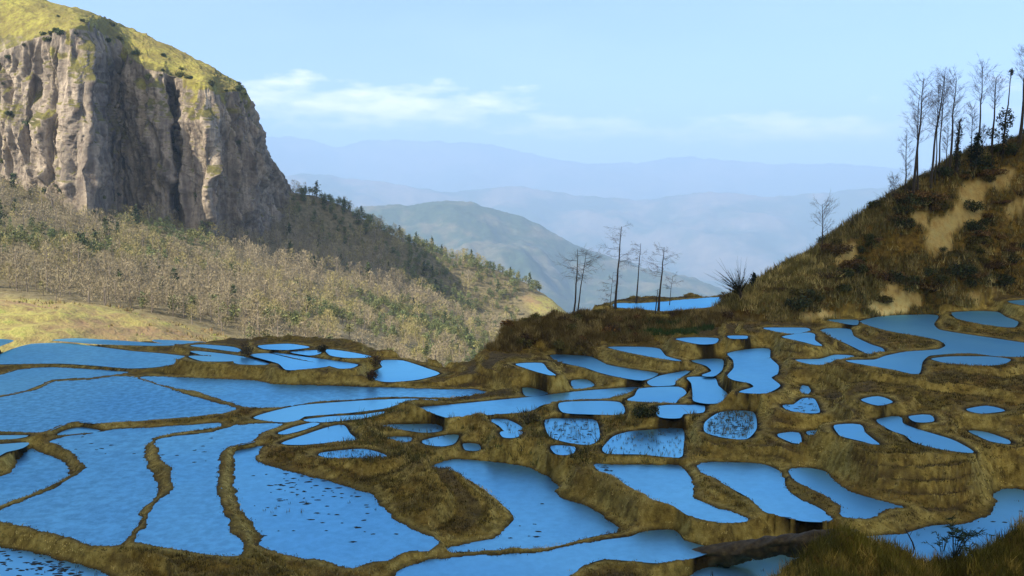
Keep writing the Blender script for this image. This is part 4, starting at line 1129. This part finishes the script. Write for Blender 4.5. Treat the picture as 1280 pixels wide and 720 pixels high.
def pick(mask, n, seed, power=1.0):
    """random ground vertices, evenly over the area (cells grow with distance)"""
    r = np.random.default_rng(seed); idx = np.nonzero(mask)[0]
    rad = np.hypot(TX[idx], TY[idx]); w = rad ** power; w /= w.sum()
    return r.choice(idx, n, p=w)
def on_ground(idx, seed, j=.12):
    r = np.random.default_rng(seed); return np.stack([TX[idx] + r.normal(0, j, len(idx)), TY[idx] + r.normal(0, j, len(idx)), TZ[idx] - .01], 1)
T_PX, T_PY = to_px(np.stack([TX, TY, TZ], -1))
SEEN = (T_PX > -60) & (T_PX < 1340) & (T_PY < 790)
def tones(P, seed, dark, light, gold):
    n1 = .5 + .5 * fbm(P[:, 0] * .5, P[:, 1] * .5, octaves=4, seed=seed)[:, None]; n2 = sstep(.1, .7, fbm(P[:, 0] * 1.3, P[:, 1] * 1.3, octaves=3, seed=seed + 3))[:, None]
    c = np.array(dark) * (1 - np.clip(n1, 0, 1)) + np.array(light) * np.clip(n1, 0, 1)
    return c * (1 - n2) + np.array(gold) * n2
R2 = np.hypot(TX, TY)
bank = SEEN & ~T_IN & (T_ATT['wet'] < .45) & (T_D > .10) & ~T_HILL & ~T_MOUND & ~T_HUM & (R2 < 128) & (poly_sd(TX, TY, EDGE) < 2)
i = pick(bank, 60000, 1, 1.2); P = on_ground(i, 2)
P_far = sstep(84, 90, np.hypot(P[:, 0], P[:, 1])) * (P[:, 0] < 2)
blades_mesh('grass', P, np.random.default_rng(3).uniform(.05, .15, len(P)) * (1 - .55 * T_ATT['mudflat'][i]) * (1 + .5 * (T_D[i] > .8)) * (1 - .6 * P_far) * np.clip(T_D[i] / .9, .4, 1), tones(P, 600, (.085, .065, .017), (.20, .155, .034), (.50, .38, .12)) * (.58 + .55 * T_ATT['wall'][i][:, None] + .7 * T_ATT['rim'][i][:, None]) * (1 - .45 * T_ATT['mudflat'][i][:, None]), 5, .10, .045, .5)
i = pick(SEEN & T_HUM, 9000, 4); P = on_ground(i, 5)
blades_mesh('grass', P, np.random.default_rng(6).uniform(.2, .55, len(P)), tones(P, 610, (.065, .062, .011), (.20, .17, .022), (.46, .33, .07)), 6, .12, .03, .5)
i = pick(SEEN & T_MOUND & (R2 < 112), 12000, 7); P = on_ground(i, 8)
blades_mesh('grass', P, np.random.default_rng(9).uniform(.25, .7, len(P)), tones(P, 620, (.085, .058, .018), (.20, .14, .04), (.34, .25, .085)), 6, .2, .07, .5)
i = pick(SEEN & T_HILL & (T_ATT['scar'] < .2), 30000, 10); P = on_ground(i, 11, .25)
blades_mesh('scrub', P, np.random.default_rng(12).uniform(.3, .95, len(P)), tones(P, 630, (.065, .055, .016), (.18, .145, .04), (.36, .275, .09)) * (1 + .6 * T_ATT['rust'][i][:, None]), 6, .3, .10, .55)
i = pick(SEEN & (T_ATT['fresh'] > .4), 2500, 13); P = on_ground(i, 14)
blades_mesh('grass', P, np.random.default_rng(15).uniform(.2, .5, len(P)), tones(P, 640, (.03, .06, .015), (.06, .11, .025), (.10, .13, .04)), 6, .15, .06, .5)

i = pick(SEEN & ~T_IN & (T_D > .25) & (T_PX > 410) & (T_PX < 870) & (T_PY > 512) & (T_PY < 580), 2600, 41); P = on_ground(i, 42)
blades_mesh('weeds', P, np.random.default_rng(43).uniform(.2, .6, len(P)), tones(P, 670, (.05, .05, .014), (.14, .13, .03), (.34, .25, .08)), 9, .16, .05, .6)

def pond_scatter(k, dens, seed):
    r = np.random.default_rng(seed); P = OUTLINE[k]; lo, hi = P.min(0), P.max(0)
    n = int(dens * np.prod(hi - lo)); q = r.uniform(lo, hi, (n, 2)); q = q[inside_poly(q[:, 0], q[:, 1], P)]
    return np.concatenate([q, np.full((len(q), 1), LEVEL[k])], 1)
S = []; Hs = []
for n, (z0, Pp, st) in PONDS.items():
    if st > 0:
        q = pond_scatter(n, st * 3.2, len(S) + 50)
        if n in ('A', 'D', 'I', 'B3', 'J9'):    # patchy
            q = q[fbm(q[:, 0] * .35, q[:, 1] * .35, octaves=2, seed=77) > -.05]
        if n == 'B3': q = q[(to_px(q)[0] > 325) & (to_px(q)[1] < 655)]
        S.append(q)
S = np.concatenate(S)
blades_mesh('rice_stubble', S, np.random.default_rng(16).uniform(.12, .32, len(S)), tones(S, 650, (.04, .038, .015), (.10, .09, .03), (.22, .18, .08)), 6, .06, .03, .4)

def floating_weeds():
    global rng
    rng = np.random.default_rng(17); sp = Soup()
    def lump(x, y, z, s):
        n = 9; a = np.linspace(0, 2 * math.pi, n, endpoint=False); rad = s * rng.uniform(.5, 1.2, n)
        V = [(x, y, z + .05 * s + .03)] + [(x + 1.5 * rad[i] * math.cos(a[i]), y + .8 * rad[i] * math.sin(a[i]), z - .01) for i in range(n)]
        sp.add(V, [(0, 1 + i, 1 + (i + 1) % n) for i in range(n)], np.array((.02, .022, .012)) * rng.uniform(.6, 1.6))
    for k, cx, cy, sx, sy, m in (('B3', 375, 610, 28, 12, 60), ('B3', 395, 637, 50, 16, 26), ('B3', 440, 618, 18, 5, 12), ('B3', 470, 650, 30, 10, 8), ('A', 30, 704, 40, 10, 70), ('A', 75, 712, 25, 6, 40), ('E', 660, 655, 18, 12, 8),
                                 ('F', 755, 586, 10, 4, 12), ('I', 1225, 660, 30, 12, 12), ('B1', 120, 560, 30, 14, 14), ('B2', 250, 560, 22, 14, 10), ('M9b', 915, 532, 20, 9, 50), ('J9', 1005, 509, 10, 4, 14), ('M10', 715, 540, 22, 9, 30)):
        for q in range(m):
            p = at_level(np.array(rng.normal(cx, sx)), np.array(rng.normal(cy, sy)), LEVEL[k])
            if inside_poly(np.array([p[0]]), np.array([p[1]]), OUTLINE[k])[0]: lump(p[0], p[1], p[2], rng.uniform(.06, .22))
    sp.build('floating_weeds', M_LEAF)['kind'] = 'stuff'
floating_weeds()

# ---- bushes
def bush_mesh(name, seed, rx, rz, tint, n=520, leaf=.16, twiggy=False):
    global rng
    rng = np.random.default_rng(seed); s = Soup(); lobes = rng.integers(4, 7)
    for k in range(lobes):
        a = rng.uniform(0, 2 * math.pi); c = np.array([math.cos(a) * rx * .5 * rng.uniform(.3, 1), math.sin(a) * rx * .5 * rng.uniform(.3, 1), rz * rng.uniform(.35, .65)])
        q = rng.normal(size=(n // lobes, 3)); q /= np.linalg.norm(q, axis=1)[:, None]; q *= rng.uniform(.15, 1, (len(q), 1)) ** .45
        P = c + q * np.array([rx * .55, rx * .55, rz * .5]) * rng.uniform(.7, 1.1); P[:, 2] = np.abs(P[:, 2])
        s.leaves(P, leaf, np.array(tint) * rng.uniform(.75, 1.3))
    for k in range(26 if twiggy else 10):
        a = rng.uniform(0, 2 * math.pi); d = np.array([math.cos(a) * rx * rng.uniform(.2, .9), math.sin(a) * rx * rng.uniform(.2, .9), rz * rng.uniform(.7, 1.25)])
        s.tube([(0, 0, -.2), d * .6, d], [.04, .02, .005], (.05, .037, .025), 3)
    V, Fa, T = s.data()
    return mesh_np(name, V, Fa, M_LEAF, smooth=False, attrs={'tint': T})

def scatter_bushes(name, protos, pts, label_of, group, r, smin=.6, smax=1.4):
    for k, p in enumerate(pts):
        o = protos[k % len(protos)]
        if k >= len(protos): o = o.copy(); C.objects.link(o)
        s = r.uniform(smin, smax); o.location = p; o.scale = (s * r.uniform(.85, 1.2), s * r.uniform(.85, 1.2), s * r.uniform(.8, 1.15)); o.rotation_euler = (0, 0, r.uniform(0, 6.28))
        tag(o, label_of(k % len(protos)), 'bush', group)
r = np.random.default_rng(18)
hill_protos = [bush_mesh('bush', 700 + k, [1.9, 1.3, 2.3, 1.6, 1.1][k % 5], [1.0, 1.2, .9, 1.4, .8][k % 5], [(.12, .072, .02), (.055, .062, .018), (.15, .08, .022), (.045, .055, .018), (.11, .09, .02)][k % 5], 620, .15, twiggy=k % 5 in (0, 2)) for k in range(10)]
hill_label = lambda k: ['brown leafless bush on the shaded hill slope', 'dark green bush on the shaded hill slope', 'reddish brown bush on the shaded hill slope', 'blackish green bush on the shaded hill slope', 'olive bush on the shaded hill slope'][k % 5]
m = SEEN & T_HILL & (T_ATT['scar'] < .1) & (T_ATT['rust'] < .3) & (T_PY < 398)
i = pick(m, 1400, 19); P = np.stack([TX[i], TY[i], TZ[i] - .15], 1)
keep = fbm(P[:, 0] * .12, P[:, 1] * .12, octaves=3, seed=20) > .05
CL = []
for cx, cy, sx, sy, nn in ((1060, 335, 26, 16, 18), (1245, 335, 34, 12, 22), (1165, 357, 32, 8, 16), (1225, 300, 22, 10, 12), (1205, 222, 26, 4, 10), (1140, 256, 22, 5, 10), (1020, 372, 22, 7, 10), (1110, 300, 16, 12, 7)):
    for q in range(nn):
        b = hit(r.normal(cx, sx), r.normal(cy, sy))
        if b is not None and b[0] > 18: CL.append(b - np.array([0, 0, .2]))
CL = np.array(CL)
scatter_bushes('bush', hill_protos, np.concatenate([P[keep][:90], CL]), hill_label, 'bushes on the shaded hill', r, .4, 1.35)
mound_protos = [bush_mesh('bush', 720 + k, 1.1, 1.0, [(.16, .08, .022), (.10, .09, .02), (.11, .065, .02)][k], 420, .16, twiggy=k != 1) for k in range(3)]
i = pick(SEEN & T_MOUND & (R2 < 110), 40, 21); P = np.stack([TX[i], TY[i], TZ[i] - .15], 1)
scatter_bushes('bush', mound_protos, P, lambda k: ['russet low bush on the brown mound', 'olive low bush on the brown mound', 'dark brown low bush on the brown mound'][k], 'low bushes on the mound', r, .5, 1.1)
for k, (b, s, tint, label) in enumerate((((311, 444), 1.3, (.07, .05, .022), 'rusty green bush on the bund among the far left paddies'), ((405, 440), .9, (.045, .045, .018), 'small dark bush on the far bund, right of the rusty one'),
        ((468, 458), 1.35, (.10, .055, .02), 'orange brown bush at the end of the raised paddies'), ((462, 477), 1.0, (.09, .05, .022), 'low reddish bush below the orange brown bush'),
        ((800, 522), 1.1, (.05, .06, .02), 'green bush on the bank between two stubble paddies'), ((815, 520), .9, (.06, .06, .022), 'small olive bush beside the green bank bush'), ((660, 530), 1.0, (.09, .075, .025), 'tan dry bush beside the stubble paddy'))):
    p = hit(*b); o = bush_mesh('bush', 740 + k, s, s * 1.0, tint, 420, .13); o.location = tuple(p - np.array([0, 0, .1])); tag(o, label, 'bush')

# ---- leafy plants and a stick at the water's edge, near the camera
def leafy_plant(base, H, label, seed, n=11):
    global rng
    rng = np.random.default_rng(seed); root = empty('leafy_plant', tuple(base)); tag(root, label, 'plant', 'leafy plants at the edge of the near pond')
    st = Soup(); lf = Soup()
    for k in range(n):
        a = rng.uniform(0, 2 * math.pi); out = rng.uniform(.2, .75) * H; h = H * rng.uniform(.55, 1.0)
        Q = [np.array([0, 0, -.1]), np.array([math.cos(a) * out * .35, math.sin(a) * out * .35, h * .65]), np.array([math.cos(a) * out * .75, math.sin(a) * out * .75, h]), np.array([math.cos(a) * out * 1.1, math.sin(a) * out * 1.1, h * .93])]
        st.tube(Q, [.018, .013, .009, .004], (.04, .045, .018), 4)
        for v in range(26):
            t = rng.uniform(.9, 2.95); j = int(t); o = Q[j] + (Q[j + 1] - Q[j]) * (t - j); d = Q[j + 1] - Q[j]; d = d / np.linalg.norm(d)
            e = np.cross(d, [0, 0, 1]) * (1 if v % 2 else -1); e = e / (np.linalg.norm(e) + 1e-6)
            lf.blade(o, (e + d * .5 + rng.normal(0, .2, 3)) * H * .14, .045, np.array((.03, .05, .016)) * rng.uniform(.6, 1.5))
    st.build('stem', M_TWIG, root); lf.build('leaves', M_LEAF, root)
for k, (b, t, label) in enumerate((((1192, 700), (1194, 648), 'tallest dark leafy plant standing against the near pond'), ((1177, 698), (1176, 666), 'low leafy plant left of the tallest one by the near pond'), ((1207, 696), (1208, 672), 'short leafy plant right of the tallest one by the near pond'))):
    p = hit(*b); leafy_plant(p, max(.5, size_from_px(p, t)[0]), label, 760 + k, 12 if k == 0 else 7)
p = hit(1148, 697); q = ray(1131, 660) * math.hypot(p[0], p[1])
s = Soup(); s.tube([(0, 0, -.3), (q - p) * .5 + np.array([.05, 0, 0]), q - p], [.05, .04, .02], (.03, .025, .02), 6); s.tube([(q - p) * .7, (q - p) * .8 + np.array([.3, 0, .25])], [.02, .006], (.03, .025, .02), 4)
o = s.build('stick', M_TWIG); o.location = tuple(p); tag(o, 'dark bare stick leaning left over the near pond', 'stick')

# ---- bushes on the cliff: rim, ledges and foot
cliff_protos = [bush_mesh('bush', 780 + k, 2.2, 2.2, [(.045, .065, .025), (.07, .075, .025), (.04, .055, .025), (.12, .13, .035)][k % 4], 420, .42) for k in range(8)]
r = np.random.default_rng(23); pts = []
cpx, cpy = to_px(CLIFF_V)
vis = (cpx > -10) & (cpx < 372) & (cpy > -10)
tt2 = np.broadcast_to(CLIFF_T[None], cpx.shape)
for lo, hi, n in ((.94, 1.12, 34), (.3, .9, 8), (-.02, .12, 36), (1.12, 1.9, 8)):
    w = np.argwhere(vis & (tt2 > lo) & (tt2 < hi)); w = w[r.choice(len(w), n)]
    pts += [CLIFF_V[a, b] - np.array([0, 0, .3]) for a, b in w]
scatter_bushes('bush', cliff_protos, pts, lambda k: ['green bush clinging to the sunlit cliff', 'olive bush clinging to the sunlit cliff', 'dark green bush clinging to the sunlit cliff', 'yellow green bush clinging to the sunlit cliff'][k % 4], 'bushes on the cliff', r, .5, 1.5)

# ---- the woodland below the cliff
def wood_tree(kind, seed, n_tw=300):
    global rng
    rng = np.random.default_rng(seed); s = Soup(); H = 1.0
    bark = (.20, .17, .14) if kind < 2 else (.10, .08, .06)
    s.tube([(0, 0, -.08), (rng.normal(0, .02), rng.normal(0, .02), .45), (rng.normal(0, .03), rng.normal(0, .03), .9)], [.022, .016, .006], bark, 4)
    if kind < 2:      # leafless: fine sprays of twigs
        tint = np.array([(.255, .218, .138), (.285, .25, .11)][kind]); w = rng.uniform(.28, .42); h0 = rng.uniform(.08, .22)
        for k in range(n_tw):
            t = rng.uniform(0, 1) ** .8; rad = w * math.sin(math.pi * (.16 + .78 * t)) * rng.uniform(.05, 1) ** .6; a = rng.uniform(0, 2 * math.pi)
            p = np.array([rad * math.cos(a), rad * math.sin(a), h0 + (.94 - h0) * t])
            d = np.array([math.cos(a) * .05, math.sin(a) * .05, rng.uniform(.02, .10)]) + rng.normal(0, .05, 3)
            s.blade(p, d, .018 * (300 / n_tw) ** .5, tint * rng.uniform(.78, 1.18))
    elif kind == 2:   # olive, leafy
        tint = np.array([(.13, .15, .06), (.18, .18, .07), (.10, .13, .055)][seed % 3])
        for k in range(9):
            a = rng.uniform(0, 2 * math.pi); c = np.array([.17 * math.cos(a) * rng.uniform(.2, 1), .17 * math.sin(a) * rng.uniform(.2, 1), rng.uniform(.28, .85)])
            q = rng.normal(size=(26, 3)) * np.array([.10, .10, .085]); s.leaves(c + q, .07, tint * rng.uniform(.75, 1.25))
    else:             # dark evergreen, pointed
        for k in range(12):
            t = .15 + .8 * k / 12; q = rng.normal(size=(18, 3)) * np.array([.15 * (1.05 - t), .15 * (1.05 - t), .05]); s.leaves(np.array([0, 0, t]) + q, .07, np.array((.055, .075, .032)) * rng.uniform(.75, 1.3))
    return s
KINDS = [0] * 7 + [1] * 5 + [2] * 5 + [3] * 3
soups = [wood_tree(k, 800 + i).data() for i, k in enumerate(KINDS)]
soups_far = [wood_tree(k, 800 + i, 130).data() for i, k in enumerate(KINDS)]
r = np.random.default_rng(24)
N = 26000
x = r.uniform(-460, 260, N); y = r.uniform(150, 800, N); z = slope_z(x, y)
Q = np.stack([x, y, z], 1); px, py = to_px(Q)
dist = np.hypot(x, y)
edge_py = np.interp(px, [-80, 0, 100, 300, 460, 553, 602, 640, 690, 760, 930], [421, 420, 419, 426, 439, 466, 440, 402, 392, 378, 366])
# not on the meadow, not beyond the ridge, not inside the cliff
gap = fbm(x * .022, y * .022, octaves=3, seed=900)
foot_d = np.interp(px, [-170, 0, 86, 112, 140, 200, 231, 258, 296, 336, 366], [500, 490, 474, 472, 498, 503, 490, 490, 514, 560, 640])
mead = meadow_mask(px, py, 14 * fbm(x * .05, y * .05, octaves=3, seed=91))
ridge_d = np.interp(px, [358, 430, 500, 560, 600, 650, 700], [655, 662, 668, 672, 676, 676, 655])
ok = (px > -40) & (px < 760) & (mead < .3) & (dist > 165) & (py < edge_py + 14)
ok &= np.where(px < 366, dist < foot_d - 2, dist < ridge_d + 25)
ok &= ~((gap < -.62) & (dist < 330))
ok &= ~((px > 648) & (py > 366))
Q, px, py, dist = Q[ok], px[ok], py[ok], dist[ok]
# thin to a spacing
order = r.permutation(len(Q)); taken = {}; sel = []
for k in order:
    c = (int(Q[k, 0] // 3.7), int(Q[k, 1] // 3.7))
    if c in taken: continue
    taken[c] = 1; sel.append(k)
sel = np.array(sel); Q, px, py, dist = Q[sel], px[sel], py[sel], dist[sel]
n1 = fbm(Q[:, 0] * .018, Q[:, 1] * .018, octaves=3, seed=910) + r.normal(0, .25, len(Q))
ridge_near = (px > 366) & (dist > np.interp(px, [358, 700], [625, 625]))
kind = np.where(n1 < .05, 0, np.where(n1 < .42, 1, 2))
kind = np.where(r.uniform(0, 1, len(Q)) < .025, 3, kind); kind = np.where(ridge_near & (r.uniform(0, 1, len(Q)) < .4), np.where(r.uniform(0, 1, len(Q)) < .12, 3, 2), kind)
kind = np.where((py > 385) & (r.uniform(0, 1, len(Q)) < .35), 2, kind)
height = r.uniform(4.0, 9.5, len(Q)) * np.where(kind == 3, 1.15, 1) * np.where(kind == 2, .72, 1) * np.interp(dist, [165, 300, 600], [.78, .95, 1.1])
var = np.array([r.choice([i for i, q in enumerate(KINDS) if q == k]) for k in kind])
rot = r.uniform(0, 6.28, len(Q))
in_view = (px > -5) & (px < 745) & (py - height / dist * F < np.interp(px, [-80, 0, 100, 300, 460, 553, 602, 640, 690, 760], [421, 420, 419, 426, 439, 466, 440, 402, 392, 378]) - 3)
size_px = np.where(in_view, height / dist, 0)
near = np.zeros(len(Q), bool); near[np.argsort(-size_px)[:300]] = True; near &= in_view
print('woodland trees', len(Q), 'individual', near.sum())
meshes = {}
LAB = ['leafless greyish brown tree in the sunlit woodland below the cliff', 'leafless straw coloured tree in the sunlit woodland below the cliff', 'leafy olive tree in the sunlit woodland below the cliff', 'dark pointed evergreen in the sunlit woodland below the cliff']
for k in np.nonzero(near)[0]:
    v = var[k]
    if v not in meshes:
        V, Fa, T = soups[v]; o = mesh_np('woodland_tree', V, Fa, M_TWIG, smooth=False, attrs={'tint': T}); meshes[v] = o
    else:
        o = meshes[v].copy(); C.objects.link(o)
    h = height[k]; wd = h * r.uniform(.9, 1.25)
    o.location = tuple(Q[k]); o.scale = (wd, wd, h); o.rotation_euler = (0, 0, rot[k])
    tag(o, LAB[kind[k]], 'tree', ['leafless brown woodland trees', 'leafless straw woodland trees', 'olive woodland trees', 'dark woodland evergreens'][kind[k]])
VV, FF, TT = [], [], []; n = 0
for k in np.nonzero(~near)[0]:
    V, Fa, T = soups_far[var[k]]; h = height[k]; c, s_ = math.cos(rot[k]), math.sin(rot[k]); wd = h * (1 + .25 * math.sin(k))
    W = np.stack([(V[:, 0] * c - V[:, 1] * s_) * wd, (V[:, 0] * s_ + V[:, 1] * c) * wd, V[:, 2] * h], 1) + Q[k]
    VV.append(W); FF.append(Fa + n); TT.append(T * (1 + .2 * math.sin(3.1 * k))); n += len(V)
o = mesh_np('woodland', np.concatenate(VV), np.concatenate(FF), M_TWIG, smooth=False, attrs={'tint': np.concatenate(TT)}); o['kind'] = 'stuff'

# ---- rough tussocks on the sunlit meadow
mi = np.nonzero((gm > .5) & (gpx > -40) & (gpx < 760) & (np.hypot(GX, GY) < 330))[0]
r = np.random.default_rng(31); mi = r.choice(mi, min(len(mi), 9000)); mp = np.stack([GX[mi] + r.normal(0, 1, len(mi)), GY[mi] + r.normal(0, 1, len(mi)), 0 * mi], 1); mp[:, 2] = GZ[mi] - .1
cl = fbm(mp[:, 0] * .09, mp[:, 1] * .09, octaves=3, seed=95)
mp = mp[cl > -.15]; cl = cl[cl > -.15]
blades_mesh('tussocks', mp, r.uniform(.25, .7, len(mp)) * (1 + .8 * (cl > .35)), tones(mp, 660, (.16, .10, .055), (.26, .22, .08), (.23, .26, .07)), 7, .35, .22, .6)
